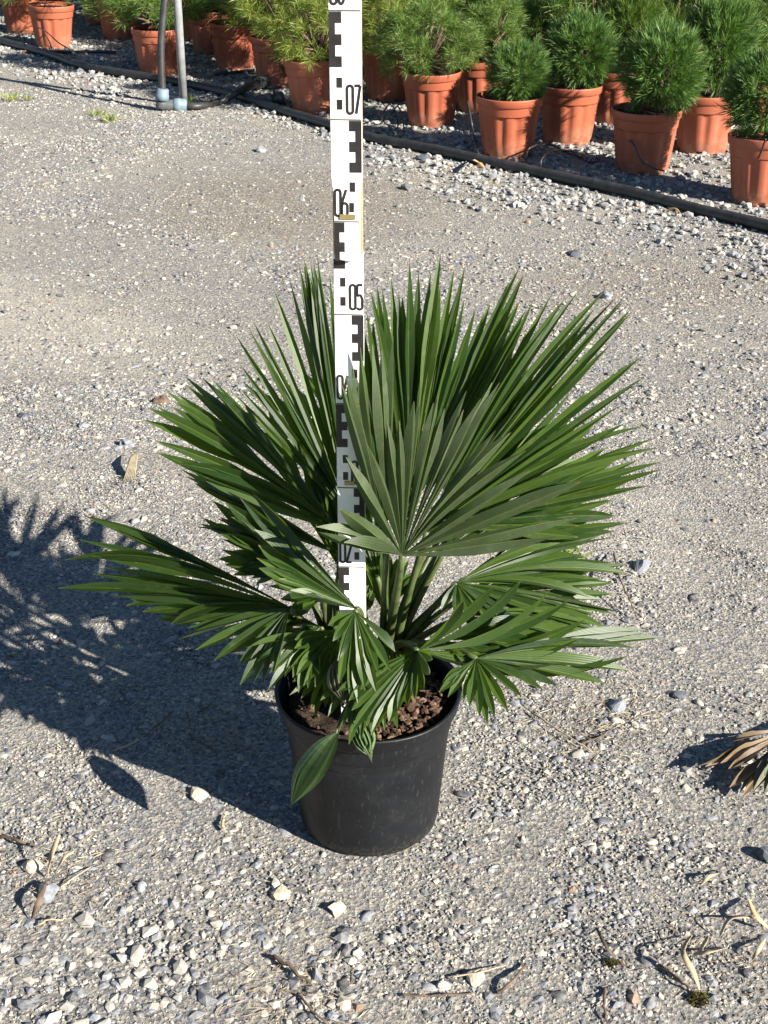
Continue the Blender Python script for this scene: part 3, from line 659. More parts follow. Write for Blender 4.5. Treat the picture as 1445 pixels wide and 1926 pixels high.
def pleated_leaf(p0, p1, width, side, topdir, pleats, mat, stem_from=None, open_top=.12, sagv=(0,0,0), rag=0.):
    """young or withered leaf still folded like a fan: zigzag pleats running the length"""
    p0, p1 = np.asarray(p0), np.asarray(p1); d = p1-p0; L = np.linalg.norm(d); d /= L
    side = nz(side-d*np.dot(side, d)); nr = np.cross(side, d)
    if np.dot(nr, topdir) < 0: side = -side; nr = -nr
    V, Fc, uv = [], [], []; nc, nr_ = pleats*2, 12; rr = np.random.default_rng(int(L*1e5))
    ends = 1+rag*rr.uniform(-1, 0, nc+1)
    for j in range(nr_+1):
        t = j/nr_
        w = width*max(math.sin(math.pi*(t*.98+.012)**.86), .02)**.95*(1+.04*math.sin(11*t+1))
        for k in range(nc+1):
            u = k/nc-.5; z = (.5 if k % 2 else -.5)*w/nc*2.9
            V.append(p0+d*L*t*(1 if t < .6 else 1-(1-ends[k])*(t-.6)/.4)+side*w*u+nr*(z-.9*w*u*u)+np.asarray(sagv)*t*(1-t)*4-PO); uv.append((k/nc, t))
    for j in range(nr_):
        for k in range(nc): Fc.append((j*(nc+1)+k, j*(nc+1)+k+1, (j+1)*(nc+1)+k+1, (j+1)*(nc+1)+k))
    if stem_from is not None:
        s0 = np.asarray(stem_from); m = (s0+p0)/2+np.array([0, -.004, .014])
        ps = [(1-t)**2*s0+2*t*(1-t)*m+t*t*(p0+d*.004) for t in np.linspace(0, 1, 8)]
        fo = link('frond', mesh('frond', *tube([p-PO for p in ps], list(np.linspace(.0024, .0014, 8)), 6), M['petiole']), palm)
    else: fo = palm
    o = link('folded_leaf', mesh('folded_leaf', V, Fc, M[mat], smooth=False, uv=uv), fo)
    return o
tc = CAMP-PO
a, b = W(634, 1380, 1.280), W(548, 1514, 1.274)
pleated_leaf(a, b, .037, np.array([.646, .204, -.425]), tc, 7, 'leaf_young', W(655, 1325, 1.33), sagv=(0,-.006,.0))
a, b = W(660, 1335, 1.300), W(703, 1440, 1.283)
pleated_leaf(a, b, .028, np.array([.9, 0, .3]), tc, 6, 'leaf_young', W(668, 1290, 1.33), sagv=(0,-.005,.004), rag=.4)
o = pleated_leaf(W(632, 1243, 1.31), W(648, 1322, 1.288), .028, np.array([1, .2, 0]), tc, 6, 'leaf_faded', W(640, 1225, 1.40))
o['label'] = 'withered grey-green folded leaf'
o = pleated_leaf(W(583, 1212, 1.36), W(571, 1172, 1.372), .017, np.array([1, .3, 0]), tc, 6, 'leaf_young', W(600, 1235, 1.41))
o['label'] = 'pale young leaf just opening'

# ------------------------------------------------------------------ potted pines
def tpot():
    prof = [(.0, .010), (.086, .010), (.0885, .0), (.0905, .0), (.0915, .006), (.0925, .0145), (.0935, .016), (.099, .06), (.104, .10), (.1085, .140), (.1095, .150), (.1100, .1545), (.1135, .1555), (.1142, .158), (.1165, .1865), (.1168, .188),
            (.1205, .189), (.1222, .191), (.1242, .2115), (.1240, .2150), (.1222, .2170), (.1195, .2165), (.1180, .2120), (.113, .17)]
    seg = 96
    def fn(j, k, a, r, z):
        if .014 < z < .1535:                                       # shallow flutes in pairs
            ph = (k % 8)/8; amp = .0062*min(1, (z-.012)/.03)*min(1, (.156-z)/.006)
            r += amp*(.5+.5*math.tanh(2.2*math.cos(2*math.pi*ph)+.6))-amp*.85
        if z < .0145 and (k % 16) in (0, 1, 2) and r > .05: r -= .011
        return r, z
    return lathe(prof, seg, fn)
pot_me = mesh('terracotta_pot', *tpot(), M['terracotta'])
pv, pf = [], []
for j in range(7):
    for k in range(28):
        r = .117*j/6; a = 2*math.pi*k/28; x, y = r*math.cos(a), r*math.sin(a)
        pv.append((x, y, .196+.007*noise.noise(Vector((x*28, y*28, 8)))+.012*(1-j/6)))
for j in range(6):
    for k in range(28): pf.append((j*28+k, j*28+(k+1) % 28, (j+1)*28+(k+1) % 28, (j+1)*28+k))
psoil_me = mesh('soil', pv, pf, M['peat'])

def needles(P, D, Ln, w, r, droop=.0):
    n = len(P); D = D/np.linalg.norm(D, axis=1, keepdims=True)
    S = np.cross(D, r.normal(size=(n, 3))); S /= np.linalg.norm(S, axis=1, keepdims=True)
    mid = P+D*(Ln*.45)[:, None]; tip = P+D*Ln[:, None]; tip[:, 2] -= droop*Ln
    V = np.stack([P, mid+S*w, tip, mid-S*w], 1).reshape(-1, 3)
    Fc = np.arange(n*4).reshape(-1, 4); return V, Fc
def perp(D, r):
    q = r.normal(size=D.shape); q -= D*(q*D).sum(1, keepdims=True); return q/np.linalg.norm(q, axis=1, keepdims=True)
def ball(seed):
    """unit ball (radius 1 -> scaled by the caller through the geometry): dense clipped-looking mountain pine"""
    r = np.random.default_rng(seed); K = 330; m = 46
    i = np.arange(K)+.5; ph = np.arccos(1-2*i/K*.90); th = np.pi*(1+5**.5)*i
    N = np.stack([np.sin(ph)*np.cos(th), np.sin(ph)*np.sin(th), np.cos(ph)], 1)+r.normal(0, .10, (K, 3))
    N /= np.linalg.norm(N, axis=1, keepdims=True)
    rad = np.where(r.random(K) < .22, r.uniform(.45, .75, K), r.uniform(.78, 1.02, K))*(1+.10*np.array([noise.noise(Vector(v*1.7)+Vector((seed, 0, 0))) for v in N]))
    Dsh = N+np.array([0, 0, .30])+r.normal(0, .16, (K, 3)); Dsh /= np.linalg.norm(Dsh, axis=1, keepdims=True)
    b = np.repeat(N*rad[:, None]*np.array([.118, .118, .128])-Dsh*.030, m, 0); D = np.repeat(Dsh, m, 0)
    s = r.uniform(0, 1, K*m); P = b+D*(s*.036)[:, None]
    ND = D*(.62+.6*s)[:, None]+perp(D, r)*.52
    return needles(P, ND, r.uniform(.026, .048, K*m)*np.repeat(r.uniform(.75, 1.2, K), m), .00105, r)
def loose(seed):
    """open, tufted pine with longer needles"""
    r = np.random.default_rng(seed); PV, PF, tw_ = [], [], []; off = 0
    C = []
    for k in range(58):
        d = nz(r.normal(size=3)+np.array([0, 0, .30])); d[2] = max(d[2], -.62)
        C.append(d*np.array([.200, .200, .165])*(r.uniform(.72, 1.0) if k < 42 else r.uniform(.3, .7)))
    m, ks = 30, 9
    for c in C:
        base = np.array([0, 0, -.10])
        tw_.append(tube([base*.9, base*.35+c*.4+np.array([0, 0, -.01]), c], [.006, .004, .0018], 5))
        out = nz(c-np.array([0, 0, -.12]))
        Dsh = out+r.normal(0, .5, (ks, 3))+np.array([0, 0, .35]); Dsh /= np.linalg.norm(Dsh, axis=1, keepdims=True)
        b = np.repeat(c+r.normal(0, .014, (ks, 3))+Dsh*.008, m, 0); D = np.repeat(Dsh, m, 0); s = r.uniform(0, 1, ks*m)
        P = b+D*(s*.045)[:, None]; ND = D*(.35+.6*s)[:, None]+perp(D, r)*.66
        v, f = needles(P, ND, r.uniform(.034, .058, ks*m), .00105, r, .10)
        PV.append(v); PF.append(f+off); off += len(v)
    return np.concatenate(PV), np.concatenate(PF), join(tw_)
MAPK = {'d': 'needle_dark', 'm': 'needle_mid', 'y': 'needle_yellow'}
balls = {}; looses = {}
for kind, seeds in (('d', (1, 2, 3)), ('m', (4, 5))):
    balls[kind] = [mesh_np('needles', *ball(s), M[MAPK[kind]]) for s in seeds]
for kind, seeds in (('m', (11, 12)), ('y', (13, 14, 15))):
    lst = []
    for s in seeds:
        v, f, tw_ = loose(s); lst.append((mesh_np('needles', v, f, M[MAPK[kind]]), mesh('branches', *tw_, M['bark'])))
    looses[kind] = lst
bt = [tube([(0, 0, -.13), (.004, .003, -.05), (-.004, 0, .03)], [.009, .007, .004], 7)]
for k in range(9):
    a = k*.7*2; bt.append(tube([(0, 0, -.08+.008*k), (.05*math.cos(a), .05*math.sin(a), -.03+.01*k)], [.004, .002], 5))
ball_branch = mesh('branches', *join(bt), M['bark'])
GRP = 'potted pines standing in rows behind the hose'
cnt_p = [0]
def pine(x, y, form, kind, sx=1., sz=1., ox=0., oy=0., lift=0., label='', sub=0):
    k = cnt_p[0]; cnt_p[0] += 1
    t = empty('potted_pine', (x, y, gz(x, y)), label, 'potted pine', GRP, rz=rng.uniform(0, 6.28))
    t.rotation_euler.x = rng.normal(0, .022)
    link('pot', pot_me, t); link('soil', psoil_me, t)
    lst = (balls if form == 'ball' else looses)[kind]
    it = lst[(k+sub) % len(lst)]
    me, br = (it, ball_branch) if form == 'ball' else it
    ca, sa = math.cos(-t.rotation_euler.z), math.sin(-t.rotation_euler.z)
    lx, ly = ox*ca-oy*sa, ox*sa+oy*ca
    zc = .205+(.120*sz if form == 'ball' else .105)+lift
    for nm, m_ in (('branches', br), ('foliage', me)):
        o = link(nm, m_, t, (lx, ly, zc)); o.scale = (sx, sx, sz); o.rotation_euler.z = rng.uniform(0, 6.28)
        if nm == 'foliage': o['kind'] = 'stuff'
    return t
def at(px, py): g = G(px, py); return g[0], g[1]+.088
B = 'in an orange pot'
FRONT = [
 (1442,390,'ball','d',1.15,1.12,.0,0,0,'rounded dark green pine cut off by the right edge, nearest of all the pines'),
 (1215,330,'ball','d',1.12,1.22,.045,0,-.01,'egg-shaped dark green pine leaning over the right rim of its faded orange pot'),
 (958,300,'ball','d',.90,.88,.03,0,-.02,'smallest dark green ball pine, its dusty pot right beside the black hose'),
 (1072,273,'ball','d',1.05,1.05,.03,0,0,'round dark green pine whose pot has a tuft-shaped shadow, between two dusty pots'),
 (1328,292,'ball','d',1.10,1.45,.03,0,0,'tall shaggy dark pine with dry brown needles below, behind the egg-shaped pine'),
 (812,242,'loose','m',.90,.88,-.02,0,-.01,'bushy light green pine in a bark-mulched orange pot right of the measuring staff'),
 (730,192,'loose','y',1.0,.95,.03,0,0,'yellow-green pine touching the right side of the measuring staff'),
 (590,216,'loose','y',1.1,.95,.03,0,.01,'airy yellow-green pine whose orange pot is half covered by the measuring staff'),
 (520,165,'loose','y',1.15,1.0,.02,0,.02,'spreading yellow-green pine with a bare dead twig, in a pot crossed by drip tubes'),
 (440,133,'loose','m',1.1,.95,.04,0,.02,'pine in an orange pot whose whole front lies in dappled shade'),
 (295,145,'loose','m',1.25,1.0,0,0,.01,'broad light green pine in the orange pot behind the steel pole and standing hose'),
 (395,103,'loose','m',1.15,.9,.03,0,.02,'green pine in a narrow visible strip of orange pot right of the steel pole'),
 (95,92,'loose','m',1.15,1.0,-.06,0,.03,'pine leaning left out of a clean sunlit orange pot at the top left'),
 (38,65,'loose','m',1.1,.9,-.02,0,.02,'shaded pine tucked behind the left shoulder of the clean orange pot at top left'),
 (222,76,'loose','m',1.2,.9,.12,0,.03,'pine in a dark shaded orange pot left of the pine behind the pole'),
 (186,48,'loose','m',.9,.9,.0,0,.05,'pine in the far shaded pot between the top left pot and the pole'),
 (5,14,'loose','m',.9,.9,-.05,0,.05,'farthest pine at the top left corner, only a bit of orange pot showing'),
 (905,215,'loose','m',.85,.80,.03,0,.0,'pine in a shaded pot with a thin drip tube, behind the smallest ball pine'),
 (870,165,'loose','m',1.0,.9,-.05,0,.0,'pine whose orange pot shows between the bushy pine and the smallest ball pine'),
 (1036,152,'loose','m',1.0,.85,.0,0,.0,'light green pine whose pot peeps out right above the smallest ball pine'),
 (1160,237,'ball','m',1.02,1.25,.05,0,.02,'mid green pine in a shaded pot squeezed between two dark green ball pines'),
]
placed = []
for (px, py, fm, kd, sx, sz, ox, oy, lf, lb) in FRONT:
    x, y = at(px, py); placed.append((x, y)); pine(x, y, fm, kd, sx, sz, ox, oy, lf, lb)
# the crowd further back: rows counted from the hose, plants counted from the left
ORD = ['first', 'second', 'third', 'fourth', 'fifth', 'sixth', 'seventh', 'eighth', 'ninth', 'tenth', 'eleventh', 'twelfth', 'thirteenth', 'fourteenth', 'fifteenth']
row = 0; yy = 5.85
while yy < 9.3:
    xx = -3.2 + (.21 if row % 2 else 0); inrow = []
    while xx < 3.4:
        x, y = xx+rng.normal(0, .03), yy+rng.normal(0, .03)
        hs = float(hose_side(np.array([x]), np.array([y]))[0])
        lane = (x < -1.25 and hs < 1.15)
        if abs(x) < .28*y+.22 and hs > .55 and not lane and all((x-a)**2+(y-b)**2 > .36**2 for a, b in placed):
            placed.append((x, y)); inrow.append((x, y))
        xx += .43
    for i, (x, y) in enumerate(inrow):
        u = x/y; q = rng.random()
        kd = ('d' if q < .3 else 'm') if u > .12 else ('y' if q < .5 else 'm')
        if u > .16 and rng.random() < .55: fm = 'ball'; kd = 'd' if q < .4 else 'm'
        else: fm = 'loose'; kd = 'm' if kd == 'd' else kd
        sc_ = rng.uniform(1.1, 1.35) if fm == 'loose' else rng.uniform(1.25, 1.5)
        look = ('dense dark green' if kd == 'd' else 'dense mid green') if fm == 'ball' else ('yellow-green' if kd == 'y' else 'open light green')
        pine(x, y, fm, kd, sc_, sc_*rng.uniform(.95, 1.15), rng.normal(0, .02), 0, .01, look+' pine in crowded rear row %s, %s from the left' % (ORD[row], ORD[i]))
    yy += .375; row += 1

# ------------------------------------------------------------------ irrigation
hp = spline(hose_pts, 160); hp[:, 2] += [.002*math.sin(i*.31) for i in range(len(hp))]
tag(link('irrigation_hose', mesh('irrigation_hose', *tube(hp, HOSE_R, 14), M['hose'])), 'thick black irrigation hose lying across the gravel in front of the pots', 'hose')
pb, ptp = G(346, 198), W(330, -60, 6.12)
pole = tag(link('steel_pole', mesh('steel_pole', *tube([pb-UP*.03, pb+(ptp-pb)*.5, ptp+(ptp-pb)*.6], .0175, 16), M['pole'])), 'grey steel pole standing in the gravel beside the upright hose', 'pole')
eb = G(303, 208)                                                   # standing hose with an elbow fitting
sh = empty('standing_hose', tuple(eb), 'black upright water hose with a grey-blue elbow coupling at its foot', 'hose')
h1 = W(306, 176, eb[1])-eb; h2 = W(303, 90, eb[1]+.02)-eb; h3 = W(311, -10, eb[1]+.05)-eb
hh = spline([h1*.8, h1, h2, h3, h3+(h3-h2)*1.2], 24)
link('pipe', mesh('pipe', *tube(hh, .0165, 12), M['hose']), sh)
ang = np.array([.085, .02, .022])
def ringed(p0, p1, prof, seg=18):
    ps = [np.asarray(p0)+(np.asarray(p1)-np.asarray(p0))*t for t, _ in prof]
    return tube(ps, [r for _, r in prof], seg)
up0, up1 = h1*.62, h1*1.30
link('coupling_nut', mesh('coupling_nut', *ringed(up0, up1, [(0, .024), (.02, .029), (.45, .029), (.5, .0265), (.93, .0255), (1, .020)]), M['fit_blue']), sh)
link('elbow', mesh('elbow', *tube(spline([h1*.5, h1*.28, np.array([.004, 0, .026]), np.array([.030, .004, .022]), np.array([.060, .008, .021])], 16), .0245, 16), M['fit_dark']), sh)
link('coupling_nut', mesh('coupling_nut', *ringed((.055, .008, .021), (.112, .016, .021), [(0, .024), (.05, .029), (.5, .029), (.55, .0265), (.93, .0255), (1, .018)]), M['fit_blue']), sh)
a = eb+np.array([.10, .015, .018])
bp = [a, G(372, 200, .016), G(415, 190, .016), G(450, 172, .05), G(475, 160, .045), G(497, 152, .03)]
br = empty('branch_pipe', tuple(a), 'short black branch pipe running from the elbow coupling over the big hose', 'pipe')
link('pipe', mesh('pipe', *tube([p-a for p in spline(bp, 30)], .0150, 12), M['hose']), br)
link('coupling', mesh('coupling', *ringed(G(484, 157, .038)-a, G(512, 147, .03)-a, [(0, .018), (.08, .027), (.45, .027), (.5, .023), (.95, .028), (1, .02)]), M['fit_dark']), br)
c2 = empty('valve', tuple(G(500, 192, .02)), 'small dark plastic valve lying behind the big hose by the branch pipe', 'valve')
link('body', mesh('body', *ringed((0, .01, .01), (.075, .04, .012), [(0, .016), (.05, .026), (.3, .026), (.33, .020), (.62, .020), (.66, .027), (.95, .027), (1, .02)]), M['fit_dark']), c2)
link('handle', mesh('handle', *tube([(.037, .02, .02), (.037, .02, .052), (.012, .012, .058), (.065, .03, .058)], .007, 8), M['fit_dark']), c2)
def drip(pts, label, r=.0033, n=40):
    P = spline([G(x, y, z) for x, y, z in pts], n)
    return tag(link('drip_tube', mesh('drip_tube', *tube(P, r, 7), M['drip'])), label, 'drip tube', 'thin drip tubes feeding the pots')
drip([(718,232,.005), (722,210,.09), (735,196,.14), (745,215,.09), (748,240,.03), (735,236,.004), (712,228,.004)], 'thin black drip tube looping up beside the hose right of the measuring staff')
drip([(737,214,.01), (748,200,.10), (757,220,.08), (760,250,.02), (752,258,.01)], 'second thin tube arching over the hose just right of the looped one')
drip([(990,305,.02), (992,285,.06), (1002,276,.07), (1030,270,.03), (1075,290,.01), (1120,300,.005), (1160,290,.004)], 'thin drip tube from the hose running right in front of the tuft-shadowed pot')
drip([(1017,316,.03), (1020,298,.06), (1040,284,.05), (1075,285,.01), (1115,305,.006), (1150,283,.01)], 'thin drip tube arching off the hose right of the smallest ball pine')
drip([(900,290,.02), (893,262,.05), (889,240,.12), (880,190,.2)], 'thin drip tube hanging from the shaded pot behind the smallest ball pine')
drip([(1372,356,.03), (1392,345,.05), (1415,320,.10), (1430,290,.18), (1440,262,.25)], 'thin drip tube slung across the pot at the right edge')
drip([(1160,300,.005), (1185,265,.12), (1210,305,.06), (1250,322,.02)], 'thin drip tube hanging across the pot of the egg-shaped pine')
drip([(548,140,.02), (530,122,.12), (517,100,.2), (522,84,.26)], 'thin drip tube climbing the pot left of the measuring staff')
drip([(560,160,.01), (537,140,.06), (525,115,.15), (540,95,.22), (556,92,.25)], 'curled drip tube on the pot next to the measuring staff')
drip([(60,64,.02), (70,52,.10), (90,62,.12), (110,80,.05), (130,92,.01)], 'thin drip tube arching in front of the clean orange pot at top left')
drip([(60,66,.02), (78,58,.08), (92,76,.06), (98,92,.01)], 'shorter drip tube bent down in front of the clean orange pot at top left')
drip([(95,97,.008), (130,98,.012), (180,97,.012), (218,98,.010)], 'straight black pipe piece lying right of the clean orange pot', .008)
drip([(405,140,.008), (440,136,.012), (478,132,.010)], 'straight black pipe piece at the foot of the shaded pot', .008)

# ------------------------------------------------------------------ litter, stones, moss and weeds
def ribbon(name, pts, w, mat, label, cat, group=None, fold=.25, seed=0):
    """dry strip of leaf: a curved folded blade with thickness"""
    P = spline(pts, 14); n = len(P); V, Fc = [], []; r = np.random.default_rng(seed+3)
    for i in range(n):
        t = nz(P[min(i+1, n-1)]-P[max(i-1, 0)]); s = nz(np.cross(t, UP)); nn = np.cross(s, t); q = i/(n-1)
        ww = w*(math.sin(math.pi*min(.97, q*.9+.08))**.6); tw = .5*math.sin(q*3+seed)
        s, nn = s*math.cos(tw)+nn*math.sin(tw), nn*math.cos(tw)-s*math.sin(tw)
        for a, b in ((-1, fold), (0, 0), (1, fold)): V.append(P[i]+s*ww*a+nn*ww*b)
        for a, b in ((-1, fold), (0, 0), (1, fold)): V.append(P[i]+s*ww*a*.96+nn*(ww*b-.0006))
    for i in range(n-1):
        o, q = i*6, i*6+6
        Fc += [(o, o+1, q+1, q), (o+1, o+2, q+2, q+1), (o+3, q+3, q+4, o+4), (o+4, q+4, q+5, o+5), (o, q, q+3, o+3), (o+2, o+5, q+5, q+2)]
    o = link(name, mesh(name, V, Fc, mat)); return tag(o, label, cat, group)
def twig(pts, r, label, mat='twig', group=None, seed=0):
    P = spline([G(x, y, z) for x, y, z in pts], 12); rr = np.random.default_rng(seed)
    P += rr.normal(0, r*.35, P.shape)
    return tag(link('twig', mesh('twig', *tube(P, [r*(1-.55*i/11)*rr.uniform(.85, 1.15) for i in range(12)], 6), M[mat])), label, 'twig', group)
twig([(268,1388,.005), (300,1362,.010), (326,1338,.006)][::-1], .0017, 'longer bare twig lying in the palm shadow left of the pot', seed=1)
twig([(262,1392,.005), (235,1404,.006), (210,1412,.004)], .0014, 'thin pale stalk crossing a sunny gap in the palm shadow', 'straw', seed=2)
twig([(358,1384,.004), (388,1402,.007), (405,1416,.004)], .0014, 'forked twig in the palm shadow close to the pot foot', seed=3)
twig([(352,1340,.004), (356,1355,.007), (357,1368,.004)], .0015, 'upright-looking brown twig in the middle of the palm shadow', seed=4)
twig([(372,1340,.004), (386,1332,.007), (398,1322,.004)], .0017, 'short knobbly twig above the longer twig in the palm shadow', seed=5)
twig([(512,1800,.006), (545,1818,.010), (585,1850,.004)], .0030, 'dark brown stick lying in front of the pot near the bottom edge', seed=6)
twig([(560,1868,.004), (585,1896,.007), (618,1926,.004)], .0018, 'thin dark twig running off the bottom edge below the dark stick', seed=7)
twig([(0,1571,.006), (35,1582,.012), (75,1592,.005)], .0024, 'broken grey twig at the left edge beside the wood splinters', seed=8)
twig([(1155,1040,.01), (1165,1085,.03), (1185,1130,.02), (1200,1165,.008)], .0018, 'thin dark twig lying right of the palm leaves', seed=9)
twig([(1000,1340,.005), (1060,1378,.012), (1115,1415,.005)], .0016, 'fine pale twig right of the hanging palm leaves', 'straw', seed=10)
twig([(1090,1400,.004), (1130,1385,.010), (1150,1370,.004)], .0016, 'short forked twig at the end of the fine pale twig', 'twig', seed=11)
twig([(935,1868,.004), (965,1845,.012), (990,1812,.006)], .0026, 'grey-brown stick lying in the lower right foreground', seed=12)
twig([(755,1871,.004), (820,1873,.008), (895,1867,.004)], .0014, 'long thin brown stalk near the bottom edge right of the white pebble', seed=13)
twig([(850,1838,.006), (900,1830,.012), (952,1815,.008)], .0012, 'pale straw across the yellow-white stone at the bottom', 'straw', seed=14)
twig([(1240,1815,.004), (1280,1845,.010), (1312,1866,.006)], .0022, 'brown stalk pointing at the moss tuft in the lower right', seed=15)
twig([(1138,1860,.004), (1137,1890,.008), (1142,1926,.004)], .0020, 'dark stalk running down to the bottom edge below the small moss tuft', seed=16)
twig([(70,1740,.004), (95,1730,.010), (125,1728,.005)], .0016, 'pale split straw left of the pot below the wood splinters', 'straw', seed=17)
twig([(115,1670,.004), (140,1650,.008), (172,1630,.004)], .0012, 'fine straw slanting right of the wood splinters', 'straw', seed=18)
twig([(420,1560,.004), (418,1545,.006), (424,1532,.004)], .0028, 'short orange-brown chip of wood in the sun left of the pot', 'straw', seed=19)
def rib(px, w, label, cat, mat='straw', grp=None, seed=0):
    w *= .78
    return ribbon('dry_leaf_strip', [G(x, y, z) for x, y, z in px], w, M[mat], label, cat, grp, seed=seed)
rib([(90,1648,.004), (97,1610,.03), (112,1570,.045)], .0050, 'upright pale splinter of wood casting a shadow at the left', 'splinter', seed=1)
rib([(105,1640,.004), (122,1612,.02), (140,1600,.012)], .0030, 'second splinter crossing the upright pale one at the left', 'splinter', seed=2)
rib([(60,1728,.004), (75,1690,.022), (88,1655,.012)], .0042, 'dark bent leaf strip below the upright pale splinter', 'dry leaf', 'twig', seed=3)
rib([(1300,1760,.008), (1285,1790,.03), (1305,1830,.02), (1316,1862,.006)], .0042, 'curled pale leaf strip rising above the moss tuft at lower right', 'dry leaf', seed=4)
rib([(1305,1795,.006), (1335,1790,.016), (1368,1782,.006)], .0040, 'flat pale leaf strip right of the curled strip at lower right', 'dry leaf', seed=5)
rib([(1312,1795,.006), (1325,1775,.016), (1332,1760,.006)], .0034, 'short leaf strip leaning up between the curled and flat strips', 'dry leaf', seed=6)
rib([(1355,1760,.006), (1375,1728,.022), (1425,1726,.012)], .0034, 'arched pale leaf strip near the right edge', 'dry leaf', seed=7)
rib([(1408,1690,.006), (1420,1720,.02), (1445,1745,.008)], .0040, 'brown leaf strip cut by the right edge above the arched pale strip', 'dry leaf', 'dry_leaf', seed=8)
rib([(1415,1805,.006), (1428,1785,.016), (1440,1765,.006)], .0030, 'split pale strip standing at the right edge below the arched one', 'dry leaf', seed=9)
rib([(1318,1665,.005), (1335,1648,.014), (1352,1642,.005)], .0028, 'small hooked pale strip above the lower right leaf heap', 'dry leaf', seed=10)
rib([(1122,1745,.005), (1140,1780,.016), (1160,1805,.006)], .0026, 'narrow grey strip just above the small moss tuft', 'dry leaf', 'twig', seed=11)
rib([(887,300,.01), (898,306,.05), (912,318,.01)], .013, 'curled orange-brown dry leaf lying against the black hose', 'dry leaf', 'dry_leaf', seed=12)
rib([(1255,398,.01), (1268,392,.03), (1280,402,.01)], .008, 'small tan dry leaf lying in front of the hose at the right', 'dry leaf', 'dry_leaf', seed=13)
rib([(832,500,.006), (845,503,.012), (856,506,.005)], .006, 'small tan leaf scrap on the gravel above the palm tips', 'dry leaf', 'dry_leaf', seed=14)
def lump(px, py, s, mat, label, cat='stone', seed=0, flat=.75):
    v = variants(ICO2, 1, .5)[0][0]; rr = np.random.default_rng(seed); g = G(px, py)
    a = rr.uniform(0, 6.28); v = v*np.array([s*1.15, s*.9, s*flat])
    V = np.stack([v[:, 0]*math.cos(a)-v[:, 1]*math.sin(a), v[:, 0]*math.sin(a)+v[:, 1]*math.cos(a), v[:, 2]+s*flat*.45], 1)
    o = link('stone', mesh('stone', V, ICO2[1], M[mat] if isinstance(mat, str) else mat, smooth=False), None, tuple(g)); return tag(o, label, cat)
def m_stone(name, a, b): return m_simple(name, [(.35, a), (.65, b)], 120, .85, .25, .5, 300, .002)
M['st_white'] = m_stone('white_stone', (.40,.38,.33), (.50,.48,.42)); M['st_cream'] = m_stone('cream_stone', (.38,.33,.245), (.48,.43,.34))
M['st_dark'] = m_stone('dark_stone', (.055,.06,.07), (.11,.12,.135)); M['st_grey'] = m_stone('grey_stone', (.15,.165,.185), (.25,.26,.275))
lump(787, 283, .030, 'clay', 'reddish clay lump lying against the black hose', seed=1)
lump(796, 300, .030, 'st_dark', 'dark stone just in front of the reddish clay lump', seed=2, flat=.5)
lump(556, 1838, .0085, 'st_white', 'bright white pebble beside the dark brown stick', seed=3)
lump(831, 1857, .0075, 'st_white', 'small white pebble left of the yellow-white stone at the bottom', seed=4)
lump(896, 1842, .0115, 'st_cream', 'yellow-white stone under a straw near the bottom edge', seed=5)
lump(672, 1797, .0075, 'st_white', 'small square white pebble in front of the pot', seed=6)
lump(638, 1713, .0095, 'st_cream', 'cream stone with a dark shadow below the pot', seed=7)
lump(88, 1682, .0125, 'st_grey', 'pale grey stone next to the bent leaf strip at the left', seed=8)
lump(60, 1632, .0115, 'st_cream', 'cream stone left of the upright pale splinter', seed=9)
lump(528, 1680, .0115, 'st_cream', 'flat cream stone in the sun left below the pot', seed=10, flat=.45)
lump(1208, 1068, .016, 'st_grey', 'grey-white stone right of the palm leaves by the dark twig', seed=11)
lump(1160, 1335, .013, 'st_grey', 'rounded blue-grey stone right of the hanging leaves', seed=12)
lump(1438, 1610, .013, 'st_dark', 'black stone at the right edge below the dead palm leaf', seed=13)
lump(1272, 1308, .012, 'st_dark', 'flat dark stone above the dead palm leaf', seed=14, flat=.4)
lump(376, 1497, .013, 'st_cream', 'flat cream stone at the sunny edge of the pot shadow', seed=15, flat=.45)
lump(305, 757, .016, 'twig', 'brown clod on the gravel left of the palm', seed=16)
lump(238, 838, .015, 'st_grey', 'grey stone with a sharp shadow left of the palm', seed=17)
lump(158, 803, .012, 'st_grey', 'light grey stone at the left, level with the palm tips', seed=18)
lump(45, 785, .013, 'st_dark', 'dark flat stone near the left edge', seed=19, flat=.5)
lump(1078, 480, .020, 'st_dark', 'dark stone on the gravel above the right palm tips', seed=20, flat=.5)
lump(1140, 560, .018, 'st_grey', 'blue-grey stone right of the palm tips', seed=21)
lump(1080, 985, .014, 'st_grey', 'grey stone behind the right palm leaves', seed=22)
lump(492, 285, .020, 'st_grey', 'blue-grey stone on the bare yard left of the measuring staff', seed=23)

